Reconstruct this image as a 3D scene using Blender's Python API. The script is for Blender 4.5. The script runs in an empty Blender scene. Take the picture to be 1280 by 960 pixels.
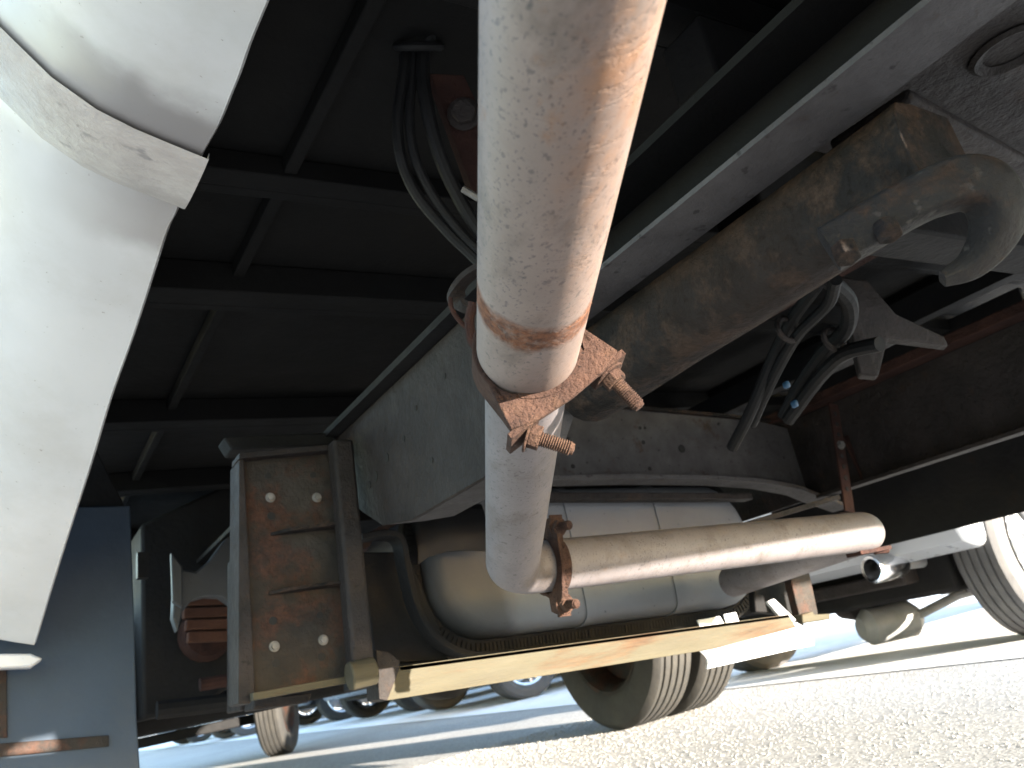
import bpy, bmesh, math, random
from mathutils import Vector, Matrix, Quaternion
random.seed(7)
S = bpy.context.scene
COL = S.collection
V = Vector

# ------------------------------------------------------------------ camera
# vehicle frame: X across (to the right), Y forward along the truck, Z up
FPX, CX, CY, HC = 1035.0, 640.0, 480.0, 0.35
_d1 = V((-650.0, 478.0, FPX)).normalized()
_a = V((-math.sin(math.radians(12.0)), -math.cos(math.radians(12.0)), 0.0))
_u = (_a + V((0, 0, 1)) * (-(_a.dot(_d1)) / _d1.z)).normalized()
_d2 = _d1.cross(_u)
if _d2.x < 0: _d2 = -_d2
ROT = Matrix((_d2, _d1, _u))
cam_d = bpy.data.cameras.new('camera'); cam = bpy.data.objects.new('camera', cam_d); COL.objects.link(cam)
xr, yd, zf = ROT.col[0], ROT.col[1], ROT.col[2]
M4 = Matrix((xr, -yd, -zf)).transposed().to_4x4(); M4.translation = V((0, 0, HC))
cam.matrix_world = M4
cam_d.sensor_width = 36.0; cam_d.lens = FPX / 1280.0 * 36.0
cam_d.clip_start = 0.02; cam_d.clip_end = 2000
cam_d.dof.use_dof = True; cam_d.dof.focus_distance = 0.72; cam_d.dof.aperture_fstop = 13.0
S.camera = cam

# ------------------------------------------------------------------ light
SUN_AZ, SUN_EL = math.radians(165.0), math.radians(8.6)
W = bpy.data.worlds.new('World'); S.world = W; W.use_nodes = True
nt = W.node_tree; bg = nt.nodes['Background']
sky = nt.nodes.new('ShaderNodeTexSky'); sky.sky_type = 'NISHITA'; sky.sun_disc = False
sky.sun_elevation = SUN_EL; sky.sun_rotation = SUN_AZ; sky.air_density = 1.0; sky.dust_density = 0.3
nt.links.new(sky.outputs[0], bg.inputs[0]); bg.inputs[1].default_value = 0.15
sd = bpy.data.lights.new('sun', 'SUN'); sd.energy = 4.9; sd.angle = math.radians(0.53); sd.color = (1.0, 0.89, 0.745)
sun = bpy.data.objects.new('sun', sd); COL.objects.link(sun)
sdir = V((math.sin(SUN_AZ) * math.cos(SUN_EL), math.cos(SUN_AZ) * math.cos(SUN_EL), math.sin(SUN_EL)))
sun.rotation_mode = 'QUATERNION'; sun.rotation_quaternion = sdir.to_track_quat('Z', 'Y'); sun.location = sdir * 30
S.view_settings.view_transform = 'Standard'; S.view_settings.look = 'None'
S.view_settings.exposure = 3.25; S.view_settings.gamma = 1.0; S.view_settings.use_curve_mapping = False

def at(px, py, x=None, y=None, z=None, d=None):
    """surveyed point: the place in the yard seen along (px, py), on a plane of the vehicle frame"""
    v = ROT @ V(((px - CX) / FPX, (py - CY) / FPX, 1.0))
    if x is not None: s = x / v.x
    elif y is not None: s = y / v.y
    elif z is not None: s = (z - HC) / v.z
    else: s = d
    return V((0, 0, HC)) + v * s

# ------------------------------------------------------------------ materials
def hexlin(c): return (c[0], c[1], c[2], 1.0)
def mat(name, base, dark=None, scale=8.0, mix=0.5, rough=0.6, metal=0.0, rust=0.0, rust_scale=5.0, rust_col=(0.16, 0.06, 0.025),
        bump=0.15, bump_scale=60.0, speck=0.0, speck_scale=120.0, speck_col=(0.02, 0.02, 0.02), dirt=0.0, dirt_col=(0.09, 0.07, 0.05), stretch=(1, 1, 1), spec=0.5):
    m = bpy.data.materials.new(name); m.use_nodes = True
    n = m.node_tree.nodes; l = m.node_tree.links; b = n['Principled BSDF']
    tc = n.new('ShaderNodeTexCoord'); mp = n.new('ShaderNodeMapping'); mp.inputs['Scale'].default_value = stretch
    l.new(tc.outputs['Object'], mp.inputs[0]); vec = mp.outputs[0]
    def noise(sc, det=6.0, ro=0.6, off=0.0):
        t = n.new('ShaderNodeTexNoise'); t.inputs['Scale'].default_value = sc; t.inputs['Detail'].default_value = det
        t.inputs['Roughness'].default_value = ro
        if off:
            q = n.new('ShaderNodeVectorMath'); q.operation = 'ADD'; q.inputs[1].default_value = (off, off * 1.7, off * .3); l.new(vec, q.inputs[0]); l.new(q.outputs[0], t.inputs['Vector'])
        else: l.new(vec, t.inputs['Vector'])
        return t.outputs['Fac']
    def ramp(src, a, c):
        r = n.new('ShaderNodeMapRange'); r.inputs['From Min'].default_value = a; r.inputs['From Max'].default_value = c; r.clamp = True
        l.new(src, r.inputs['Value']); return r.outputs[0]
    def mixc(f, c1, c2, fac_mul=1.0):
        x = n.new('ShaderNodeMix'); x.data_type = 'RGBA'
        if fac_mul != 1.0:
            q = n.new('ShaderNodeMath'); q.operation = 'MULTIPLY'; q.inputs[1].default_value = fac_mul; l.new(f, q.inputs[0]); f = q.outputs[0]
        l.new(f, x.inputs['Factor'])
        for i, c in (('A', c1), ('B', c2)):
            s = [k for k in x.inputs if k.name == i and k.type == 'RGBA'][0]
            if isinstance(c, tuple): s.default_value = (c[0], c[1], c[2], 1)
            else: l.new(c, s)
        return [k for k in x.outputs if k.type == 'RGBA'][0]
    if dark is None: dark = tuple(c * 0.55 for c in base)
    col = mixc(ramp(noise(scale), .5 - mix * .35, .5 + mix * .35), base, dark)
    rsrc = None
    if dirt > 0: col = mixc(ramp(noise(scale * .45, 8, .7, 3.1), .62 - dirt * .35, .78), col, dirt_col, .85)
    if speck > 0: col = mixc(ramp(noise(speck_scale, 3, .5, 5.3), .72 - speck * .18, .76 - speck * .14), col, speck_col, .8)
    if rust > 0:
        rf = ramp(noise(rust_scale, 10, .72, 9.7), .68 - rust * .36, .76 - rust * .30)
        rc = mixc(ramp(noise(rust_scale * 9, 6, .7, 1.3), .35, .65), rust_col, tuple(c * .4 for c in rust_col))
        col = mixc(rf, col, rc); rsrc = rf
    l.new(col, b.inputs['Base Color'])
    rr = n.new('ShaderNodeMapRange'); rr.inputs['To Min'].default_value = max(.05, rough - .13); rr.inputs['To Max'].default_value = min(1, rough + .16)
    l.new(noise(scale * 2.3, 5, .6, 2.2), rr.inputs['Value']); l.new(rr.outputs[0], b.inputs['Roughness'])
    if metal > 0:
        if rsrc is not None:
            q = n.new('ShaderNodeMapRange'); q.inputs['To Min'].default_value = metal; q.inputs['To Max'].default_value = 0.0; l.new(rsrc, q.inputs['Value']); l.new(q.outputs[0], b.inputs['Metallic'])
        else: b.inputs['Metallic'].default_value = metal
    b.inputs['Specular IOR Level'].default_value = spec
    if bump > 0:
        bp = n.new('ShaderNodeBump'); bp.inputs['Strength'].default_value = bump; bp.inputs['Distance'].default_value = .01
        l.new(noise(bump_scale, 8, .65, 4.4), bp.inputs['Height']); l.new(bp.outputs[0], b.inputs['Normal'])
    m['nodes_col'] = 1
    return m

M = {}
M['white_paint'] = mat('white_paint', (.455, .462, .478), (.405, .412, .425), scale=5, rough=.38, bump=.03, bump_scale=14, dirt=.35, dirt_col=(0.3291, 0.3142, 0.2992), speck=.05, speck_scale=160, speck_col=(0.2244, 0.2094, 0.202))
M['worn_alu'] = mat('worn_alu', (0.4176, 0.396, 0.3816), (0.2736, 0.252, 0.2448), scale=22, mix=.7, rough=.5, bump=.35, bump_scale=90, dirt=.75, dirt_col=(0.216, 0.2016, 0.198), speck=.45, speck_scale=45, speck_col=(0.1728, 0.1656, 0.1692), stretch=(.5, 1.3, 1))
M['black_under'] = mat('black_under', (0.00744, 0.00775, 0.00868), (0.00372, 0.00372, 0.00434), scale=6, rough=.75, bump=.3, dirt=.35, dirt_col=(0.01364, 0.0124, 0.01116), rust=.15, rust_col=(0.0186, 0.0093, 0.00558), spec=.18)
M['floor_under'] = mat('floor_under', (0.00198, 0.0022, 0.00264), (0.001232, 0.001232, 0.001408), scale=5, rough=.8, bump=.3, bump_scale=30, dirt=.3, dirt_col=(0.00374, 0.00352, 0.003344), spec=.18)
M['chassis'] = mat('chassis', (.0255, .0212, .0208), (.0085, .0072, .0072), scale=13, mix=.75, rough=.6, bump=.6, bump_scale=60, rust=.30, rust_scale=15, rust_col=(.036, .021, .014), speck=.4, speck_scale=90, speck_col=(.006, .005, .005), spec=.18)
M['chassis_rust'] = mat('chassis_rust', (.0175, .0165, .0172), (.005, .0046, .0046), scale=26, mix=.7, rough=.85, bump=1.0, bump_scale=55, rust=.60, rust_scale=20, rust_col=(.046, .031, .024), speck=.75, speck_scale=95, speck_col=(.004, .0035, .0035), spec=.15)
M['hook_steel'] = mat('hook_steel', (.017, .0165, .0172), (.007, .0068, .007), scale=24, mix=.8, rough=.65, bump=.5, bump_scale=80, rust=.42, rust_scale=26, rust_col=(.034, .021, .015), speck=.4, speck_scale=110, speck_col=(.04, .038, .036), spec=.2)
M['rust'] = mat('rust', (.062, .033, .024), (.018, .0095, .0085), mix=.75, scale=55, rough=.9, bump=.9, bump_scale=190, dirt=.35, dirt_col=(.088, .050, .032), speck=.5, speck_scale=260, speck_col=(0.00864, 0.00504, 0.00432), spec=.2)
M['rust_dark'] = mat('rust_dark', (0.035, 0.0154, 0.0119), (0.0154, 0.007, 0.0063), scale=22, rough=.9, bump=.6, bump_scale=120, spec=.2)
M['rust_plate'] = mat('rust_plate', (0.02604, 0.02108, 0.01736), (0.00558, 0.00558, 0.00589), mix=.8, scale=15, rough=.62, bump=.4, bump_scale=70, rust=.55, rust_scale=11, rust_col=(0.0465, 0.02108, 0.01364), dirt=.3, dirt_col=(0.0372, 0.0341, 0.031), spec=.18)
M['bar_paint'] = mat('bar_paint', (.047, .042, .027), (.036, .032, .021), scale=14, rough=.75, bump=.25, bump_scale=90, rust=.48, rust_scale=5, rust_col=(.058, .028, .011), dirt=.4, dirt_col=(.046, .038, .024), stretch=(.35, 1, 2.6), spec=.25)
M['tank_grey'] = mat('tank_grey', (0.1451, 0.1553, 0.176), (0.117, 0.1254, 0.1404), scale=5, rough=.58, bump=.06, bump_scale=30, dirt=.3, dirt_col=(0.1123, 0.1142, 0.1179), speck=.12, spec=.25)
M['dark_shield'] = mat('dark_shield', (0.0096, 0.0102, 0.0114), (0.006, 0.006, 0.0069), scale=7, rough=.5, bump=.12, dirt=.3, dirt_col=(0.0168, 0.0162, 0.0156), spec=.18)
M['dusty'] = mat('dusty', (.072, .070, .073), (.030, .028, .030), scale=14, mix=.8, rough=.75, bump=.5, bump_scale=80, rust=.25, rust_scale=18, rust_col=(.05, .034, .025), speck=.4, speck_scale=70, speck_col=(.018, .017, .018), spec=.2)
M['guard_grey'] = mat('guard_grey', (0.042, 0.0462, 0.0532), (0.0315, 0.035, 0.0406), scale=6, rough=.5, bump=.1, dirt=.3, dirt_col=(0.035, 0.035, 0.035), spec=.3)
M['dull_steel'] = mat('dull_steel', (.26, .265, .275), (.19, .195, .20), scale=12, rough=.55, bump=.05)
M['rubber'] = mat('rubber', (0.0112, 0.0112, 0.01225), (0.007, 0.007, 0.00735), scale=14, rough=.8, bump=.2, dirt=.45, dirt_col=(0.0224, 0.021, 0.0189), spec=.18)
M['tyre'] = mat('tyre', (0.0216, 0.02106, 0.01998), (0.01512, 0.01458, 0.01404), scale=10, rough=.85, bump=.25, bump_scale=90, dirt=.5, dirt_col=(0.0405, 0.03672, 0.03024))
M['tyre_grey'] = mat('tyre_grey', (0.072, 0.072, 0.075), (0.051, 0.051, 0.054), scale=10, rough=.85, bump=.2, dirt=.4, dirt_col=(0.09, 0.087, 0.084))
M['flap'] = mat('flap', (0.03456, 0.05076, 0.0756), (0.02592, 0.03888, 0.05832), scale=4, rough=.62, bump=.12, bump_scale=40, dirt=.4, dirt_col=(0.04536, 0.05076, 0.05832), spec=.18)
M['hose'] = mat('hose', (0.007056, 0.00756, 0.008568), (0.004536, 0.004788, 0.005544), scale=20, rough=.6, bump=.25, dirt=.4, dirt_col=(0.0126, 0.0121, 0.01159), spec=.18)
M['silver'] = mat('silver', (.62, .63, .65), (.5, .5, .52), scale=10, rough=.32, metal=.8, bump=.03)
M['chrome'] = mat('chrome', (.75, .76, .78), (.6, .6, .62), scale=10, rough=.15, metal=1.0, bump=.02)
M['car_white'] = mat('car_white', (.72, .73, .75), (.68, .69, .71), scale=3, rough=.25, bump=0)
M['car_silver'] = mat('car_silver', (.38, .40, .43), (.34, .36, .39), scale=3, rough=.3, metal=.3, bump=0)
M['car_grey'] = mat('car_grey', (.09, .10, .11), (.08, .085, .095), scale=3, rough=.28, bump=0)
M['car_blue'] = mat('car_blue', (.04, .07, .16), (.035, .06, .14), scale=3, rough=.25, bump=0)
M['glass'] = mat('glass', (.015, .018, .022), (.012, .014, .018), scale=3, rough=.08, bump=0)
M['lamp_red'] = mat('lamp_red', (.35, .02, .02), (.25, .015, .015), scale=3, rough=.2, bump=0)
M['lamp_clear'] = mat('lamp_clear', (.6, .62, .65), (.5, .52, .55), scale=3, rough=.12, bump=0)
M['black_hole'] = mat('black_hole', (.006, .006, .006), (.004, .004, .004), rough=.95, bump=0)
M['blue_tie'] = mat('blue_tie', (.02, .07, .14), (.016, .055, .11), rough=.5, bump=0)
M['white_flap'] = mat('white_flap', (0.3968, 0.4096, 0.4352), (0.3584, 0.3712, 0.3968), scale=4, rough=.45, bump=.05, dirt=.15, dirt_col=(0.288, 0.2816, 0.2688))
M['brake_rust'] = mat('brake_rust', (0.07, 0.0322, 0.021), (0.042, 0.0189, 0.0126), scale=14, rough=.85, bump=.5, spec=.2)
M['bolt_zinc'] = mat('bolt_zinc', (.16, .16, .16), (.09, .088, .085), scale=60, rough=.45, metal=.4, bump=.3)

def add_grime_or_shade(m, y0, y1, soft, col, amt, xr=None, axis=1):
    """weathered dirt gathered along a joint, or shade painted into the colour (object Y between y0 and y1)"""
    n = m.node_tree.nodes; l = m.node_tree.links; b = n['Principled BSDF']
    src = b.inputs['Base Color'].links[0].from_socket
    tc = n.new('ShaderNodeTexCoord'); sp = n.new('ShaderNodeSeparateXYZ'); l.new(tc.outputs['Object'], sp.inputs[0])
    no = n.new('ShaderNodeTexNoise'); no.inputs['Scale'].default_value = 14; no.inputs['Detail'].default_value = 8; l.new(tc.outputs['Object'], no.inputs['Vector'])
    ma = n.new('ShaderNodeMath'); ma.operation = 'MULTIPLY_ADD'; ma.inputs[1].default_value = soft * 1.6; l.new(no.outputs['Fac'], ma.inputs[0]); l.new(sp.outputs[axis], ma.inputs[2])
    def mr(a, c):
        r = n.new('ShaderNodeMapRange'); r.interpolation_type = 'SMOOTHSTEP'; r.inputs['From Min'].default_value = a + soft * .8; r.inputs['From Max'].default_value = c + soft * .8; l.new(ma.outputs[0], r.inputs['Value']); return r.outputs[0]
    q = n.new('ShaderNodeMath'); q.operation = 'MULTIPLY'; l.new(mr(y0 - soft, y0), q.inputs[0]); l.new(mr(y1 + soft, y1), q.inputs[1])
    q2 = n.new('ShaderNodeMath'); q2.operation = 'MULTIPLY'; l.new(q.outputs[0], q2.inputs[0]); q2.inputs[1].default_value = amt; f = q2.outputs[0]
    if xr:
        r = n.new('ShaderNodeMapRange'); r.inputs['From Min'].default_value = xr[0]; r.inputs['From Max'].default_value = xr[1]; l.new(sp.outputs[0], r.inputs['Value'])
        q3 = n.new('ShaderNodeMath'); q3.operation = 'MULTIPLY'; l.new(f, q3.inputs[0]); l.new(r.outputs[0], q3.inputs[1]); f = q3.outputs[0]
    x = n.new('ShaderNodeMix'); x.data_type = 'RGBA'; l.new(f, x.inputs[0]); l.new(src, x.inputs[6]); x.inputs[7].default_value = (*col, 1); l.new(x.outputs[2], b.inputs['Base Color'])

def ground_material():
    m = bpy.data.materials.new('asphalt'); m.use_nodes = True
    n = m.node_tree.nodes; l = m.node_tree.links; b = n['Principled BSDF']
    tc = n.new('ShaderNodeTexCoord')
    def tex(kind, sc, **k):
        t = n.new(kind); t.inputs['Scale'].default_value = sc
        for a, v in k.items(): t.inputs[a].default_value = v
        l.new(tc.outputs['Object'], t.inputs['Vector']); return t
    vo = tex('ShaderNodeTexVoronoi', 150.0); n1 = tex('ShaderNodeTexNoise', 1.3, Detail=8.0); n2 = tex('ShaderNodeTexNoise', 160.0, Detail=4.0)
    r = n.new('ShaderNodeValToRGB'); e = r.color_ramp.elements
    e[0].position = 0.0; e[0].color = (.20, .20, .20, 1); e[1].position = 1.0; e[1].color = (.46, .458, .454, 1)
    k = e.new(.35); k.color = (.26, .26, .26, 1); k = e.new(.7); k.color = (.33, .329, .326, 1)
    sp = n.new('ShaderNodeSeparateColor'); l.new(vo.outputs['Color'], sp.inputs[0]); l.new(sp.outputs[0], r.inputs[0])
    mx = n.new('ShaderNodeMix'); mx.data_type = 'RGBA'; mx.blend_type = 'MULTIPLY'; mx.inputs[0].default_value = .6
    r2 = n.new('ShaderNodeValToRGB'); r2.color_ramp.elements[0].position = .3; r2.color_ramp.elements[0].color = (.7, .7, .71, 1); r2.color_ramp.elements[1].position = .7
    l.new(n1.outputs['Fac'], r2.inputs[0]); l.new(r.outputs[0], mx.inputs[6]); l.new(r2.outputs[0], mx.inputs[7]); l.new(mx.outputs[2], b.inputs['Base Color'])
    b.inputs['Roughness'].default_value = .85
    ad = n.new('ShaderNodeMath'); ad.operation = 'MULTIPLY_ADD'; ad.inputs[1].default_value = .5
    l.new(n2.outputs['Fac'], ad.inputs[0])
    inv = n.new('ShaderNodeMath'); inv.operation = 'SUBTRACT'; inv.inputs[0].default_value = 1.0; l.new(vo.outputs['Distance'], inv.inputs[1]); l.new(inv.outputs[0], ad.inputs[2])
    bp = n.new('ShaderNodeBump'); bp.inputs['Strength'].default_value = .25; bp.inputs['Distance'].default_value = .002
    l.new(ad.outputs[0], bp.inputs['Height']); l.new(bp.outputs[0], b.inputs['Normal'])
    return m

def pipe_material(name, band=None, heavy=0.0, base=(.152, .122, .113), warm=0.0):
    """aluminised exhaust tube: UV = (turn around the tube 0..1, metres along)"""
    m = bpy.data.materials.new(name); m.use_nodes = True
    n = m.node_tree.nodes; l = m.node_tree.links; b = n['Principled BSDF']; b.inputs['Specular IOR Level'].default_value = .3
    tc = n.new('ShaderNodeTexCoord'); uv = tc.outputs['UV']; ob = tc.outputs['Object']
    sx = n.new('ShaderNodeSeparateXYZ'); l.new(uv, sx.inputs[0])
    def noise(vec, sc, det=6, ro=.6, st=None, off=0):
        t = n.new('ShaderNodeTexNoise'); t.inputs['Scale'].default_value = sc; t.inputs['Detail'].default_value = det; t.inputs['Roughness'].default_value = ro
        mp = n.new('ShaderNodeMapping'); mp.inputs['Scale'].default_value = st or (1, 1, 1); mp.inputs['Location'].default_value = (off, off * .6, off * 1.3)
        l.new(vec, mp.inputs[0]); l.new(mp.outputs[0], t.inputs['Vector']); return t.outputs['Fac']
    def mr(src, a, c, lo=0., hi=1.):
        r = n.new('ShaderNodeMapRange'); r.clamp = True
        for k, v in (('From Min', a), ('From Max', c), ('To Min', lo), ('To Max', hi)): r.inputs[k].default_value = v
        l.new(src, r.inputs['Value']); return r.outputs[0]
    def mul(a, c, op='MULTIPLY'):
        q = n.new('ShaderNodeMath'); q.operation = op
        for i, s in enumerate((a, c)):
            if isinstance(s, (int, float)): q.inputs[i].default_value = s
            else: l.new(s, q.inputs[i])
        q.use_clamp = (op != 'SUBTRACT'); return q.outputs[0]
    def mixc(f, c1, c2):
        x = n.new('ShaderNodeMix'); x.data_type = 'RGBA'; l.new(f, x.inputs[0])
        for i, c in ((6, c1), (7, c2)):
            if isinstance(c, tuple): x.inputs[i].default_value = (*c, 1)
            else: l.new(c, x.inputs[i])
        return x.outputs[2]
    col = mixc(mr(noise(ob, 14, 7, .65), .35, .65), base, tuple(c * .8 for c in base))
    # soft grey-brown stains
    col = mixc(mr(noise(ob, 20, 8, .7, (1.0, .45, 1.0), 7.), .52, .68, 0, .7), col, (.062, .050, .042))
    # dark pits, longer than wide
    clus = mr(noise(ob, 17, 5, .65, (1, .6, 1), 41.), .38, .62, .25, 1.)
    col = mixc(mul(clus, mr(noise(ob, 420, 3, .55, (1.0, .7, 1.0), 2.), .59, .65, 0, .72)), col, (.036, .035, .040))
    col = mixc(mr(noise(ob, 190, 3, .5, (1, .6, 1), 5.), .635, .69, 0, .6), col, (.04, .037, .04))
    # scratches round the tube
    col = mixc(mr(noise(uv, 1., 3, .5, (6., 420., 1.), 3.), .68, .72, 0, .45), col, (.07, .06, .055))
    rmask = mr(noise(ob, 9, 10, .72, (1, .6, 1), 11.), .60, .72, 0, .9)
    if heavy > 0:
        side = mr(sx.outputs[0], 0.0, 1.0)
        # rust runs on one flank of the tube and towards its rear end
        fl = n.new('ShaderNodeMapRange'); fl.interpolation_type = 'SMOOTHSTEP'
        d_ = mul(mul(sx.outputs[0], heavy, 'SUBTRACT'), 0.0, 'ADD')
        q = n.new('ShaderNodeMath'); q.operation = 'ABSOLUTE'; qq = n.new('ShaderNodeMath'); qq.operation = 'SUBTRACT'; l.new(sx.outputs[0], qq.inputs[0]); qq.inputs[1].default_value = heavy; l.new(qq.outputs[0], q.inputs[0])
        l.new(q.outputs[0], fl.inputs['Value']); fl.inputs['From Min'].default_value = .15; fl.inputs['From Max'].default_value = .03
        en = mr(sx.outputs[1], .50, .28, .18, 1.0)
        streak = mr(noise(ob, 24, 9, .7, (1, .35, 1), 21.), .40, .60)
        hm = mul(mul(mul(fl.outputs[0], streak), en), .68)
        rmask = mul(rmask, hm, 'MAXIMUM')
    else:
        rmask = mul(rmask, .35)
    rc = mixc(mr(noise(ob, 60, 6, .7, None, 4.), .38, .62), (.20, .088, .030), (.12, .062, .034))
    col = mixc(rmask, col, rc)
    tot = rmask
    if band:
        c0, hw = band
        wob = mul(noise(ob, 26, 5, .6, None, 31.), .03)
        dd = mul(mul(sx.outputs[1], wob, 'ADD'), c0 + .015, 'SUBTRACT')
        q = n.new('ShaderNodeMath'); q.operation = 'ABSOLUTE'; l.new(dd, q.inputs[0])
        bm = mr(q.outputs[0], hw, hw * .55); gr = mr(noise(ob, 60, 9, .8, None, 8.), .30, .50)
        bm = mul(bm, gr)
        bc = mixc(mr(noise(ob, 150, 6, .7, None, 14.), .4, .6), (.125, .050, .024), (.05, .022, .014))
        col = mixc(bm, col, bc); tot = mul(tot, bm, 'MAXIMUM')
    l.new(col, b.inputs['Base Color'])
    l.new(mr(tot, 0, 1, .60, .92), b.inputs['Roughness']); l.new(mr(tot, 0, 1, .04, 0.), b.inputs['Metallic'])
    bp = n.new('ShaderNodeBump'); bp.inputs['Distance'].default_value = .004; l.new(mr(tot, 0, 1, .10, .9), bp.inputs['Strength'])
    hgt = mul(noise(ob, 210, 6, .7, None, 2.), noise(uv, 1., 3, .5, (5., 300., 1.), 9.), 'ADD')
    l.new(hgt, bp.inputs['Height']); l.new(bp.outputs[0], b.inputs['Normal'])
    return m

# ------------------------------------------------------------------ mesh helpers
class MB:
    def __init__(s): s.v = []; s.f = []; s.uv = {}
    def add(s, vs, fs, uvs=None):
        o = len(s.v); s.v += [tuple(p) for p in vs]
        for i, f in enumerate(fs):
            if uvs: s.uv[len(s.f)] = uvs[i]
            s.f.append(tuple(o + k for k in f))
    def box(s, c, size, rot=None):
        c = V(c); hx, hy, hz = [k / 2 for k in size]; R = rot or Matrix.Identity(3)
        vs = [c + R @ V((sx * hx, sy * hy, sz * hz)) for sz in (-1, 1) for sy in (-1, 1) for sx in (-1, 1)]
        s.add(vs, [(0, 2, 3, 1), (4, 5, 7, 6), (0, 1, 5, 4), (2, 6, 7, 3), (0, 4, 6, 2), (1, 3, 7, 5)]); return s
    def box2(s, a, b):
        a = V(a); b = V(b); return s.box((a + b) / 2, [abs(k) for k in (b - a)])
    def prism(s, pts, ext):
        pts = [V(p) for p in pts]; e = V(ext); n = len(pts)
        nn = V((0, 0, 0))
        for i in range(n): nn += pts[i].cross(pts[(i + 1) % n])
        if nn.dot(e) > 0: pts = pts[::-1]
        s.add(pts + [p + e for p in pts], [tuple(range(n)), tuple(range(2 * n - 1, n - 1, -1))] + [(i, i + n, (i + 1) % n + n, (i + 1) % n) for i in range(n)]); return s
    def beam(s, a, b, w, h, up=(0, 0, 1)):
        a = V(a); b = V(b); d = (b - a); L = d.length; d.normalize(); r = d.cross(V(up)).normalized(); u = r.cross(d)
        return s.box((a + b) / 2, (w, L, h), Matrix((r, d, u)).transposed())
    def sweep(s, path, prof, cap=True, closed=False, up=None, scales=None):
        """path: points; prof: list of (a, b) offsets in the frame (side, up)"""
        P = [V(p) for p in path]; n = len(P); k = len(prof); T = []
        for i in range(n):
            if closed: t = P[(i + 1) % n] - P[i - 1]
            else: t = P[min(i + 1, n - 1)] - P[max(i - 1, 0)]
            T.append(t.normalized())
        if up is None:
            g = V((0, 0, 1)) if abs(T[0].z) < .9 else V((1, 0, 0))
        else: g = V(up)
        N = []
        g = (g - T[0] * g.dot(T[0])).normalized(); N.append(g)
        for i in range(1, n):
            if up is not None: g = V(up)
            g = (g - T[i] * g.dot(T[i])).normalized(); N.append(g)
        vs = []; L = [0]
        for i in range(1, n): L.append(L[-1] + (P[i] - P[i - 1]).length)
        for i in range(n):
            b = T[i].cross(N[i]); sc = scales[i] if scales else 1.0
            if not isinstance(sc, (tuple, list)): sc = (sc, sc)
            for (pa, pb) in prof: vs.append(P[i] + b * (pa * sc[0]) + N[i] * (pb * sc[1]))
        fs = []; uvs = []
        for i in range(n if closed else n - 1):
            j = (i + 1) % n
            for q in range(k):
                q2 = (q + 1) % k
                fs.append((i * k + q, j * k + q, j * k + q2, i * k + q2))
                u0, u1 = q / k, (q + 1) / k; uvs.append(((u0, L[i]), (u0, L[j]), (u1, L[j]), (u1, L[i])))
        if cap and not closed:
            fs.append(tuple(range(k))); uvs.append(tuple((0, 0) for _ in range(k)))
            fs.append(tuple((n - 1) * k + q for q in range(k - 1, -1, -1))); uvs.append(tuple((0, L[-1]) for _ in range(k)))
        s.add(vs, fs, uvs); return s
    def tube(s, path, r, seg=12, cap=True, closed=False, scales=None, up=None):
        return s.sweep(path, [(r * math.cos(2 * math.pi * i / seg), r * math.sin(2 * math.pi * i / seg)) for i in range(seg)], cap, closed, up, scales)
    def lathe(s, prof, c, axis, seg=24, closed=True, hint=None):
        """prof: (radius, along axis)"""
        c = V(c); a = V(axis).normalized(); g = V(hint) if hint else (V((0, 0, 1)) if abs(a.z) < .9 else V((1, 0, 0)))
        r1 = (g - a * g.dot(a)).normalized(); r2 = a.cross(r1); k = len(prof); vs = []
        for i in range(seg):
            t = 2 * math.pi * i / seg; rd = r1 * math.cos(t) + r2 * math.sin(t)
            for (r, h) in prof: vs.append(c + rd * r + a * h)
        fs = []
        for i in range(seg):
            j = (i + 1) % seg
            for q in range(k if closed else k - 1):
                q2 = (q + 1) % k; fs.append((i * k + q, i * k + q2, j * k + q2, j * k + q))
        s.add(vs, fs); return s
    def cyl(s, a, b, r, seg=16, r2=None):
        a = V(a); b = V(b); L = (b - a).length
        k = len(s.v)
        return s.sweep([a, b], [(r * math.cos(2 * math.pi * i / seg), r * math.sin(2 * math.pi * i / seg)) for i in range(seg)], True, False, None, [1, (r2 / r if r2 else 1)])
    def hexbolt(s, c, n, r=.009, h=.007, washer=True, stud=0.0):
        c = V(c); n = V(n).normalized()
        if washer: s.cyl(c, c + n * h * .25, r * 1.35, 14); c = c + n * h * .25
        s.cyl(c, c + n * h, r, 6); 
        if stud: s.cyl(c + n * h * .9, c + n * (h + stud), r * .52, 10)
        return s
    def mesh(s, name, m, smooth=True, ang=35):
        me = bpy.data.meshes.new(name); me.from_pydata(s.v, [], s.f); me.update()
        if s.uv:
            ul = me.uv_layers.new(name='UVMap')
            for i, p in enumerate(me.polygons):
                if i in s.uv:
                    for k, li in enumerate(p.loop_indices): ul.data[li].uv = s.uv[i][k]
        bm = bmesh.new(); bm.from_mesh(me); bmesh.ops.recalc_face_normals(bm, faces=bm.faces); bm.to_mesh(me); bm.free()
        if smooth:
            me.shade_smooth(); me.set_sharp_from_angle(angle=math.radians(ang))
        me.materials.append(m); return me
    def build(s, name, m, parent=None, bevel=0.0, smooth=True, ang=35, label=None, seg=2):
        o = bpy.data.objects.new(name, s.mesh(name, m, smooth, ang)); COL.objects.link(o)
        if parent is not None:
            o.parent = parent; 
            p = parent
            off = V((0, 0, 0))
            while p is not None: off += p.location; p = p.parent
            o.location = -off
        if bevel:
            b = o.modifiers.new('bevel', 'BEVEL'); b.width = bevel; b.segments = seg; b.limit_method = 'ANGLE'; b.angle_limit = math.radians(40)
        if label: o['label'] = label
        return o

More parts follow.
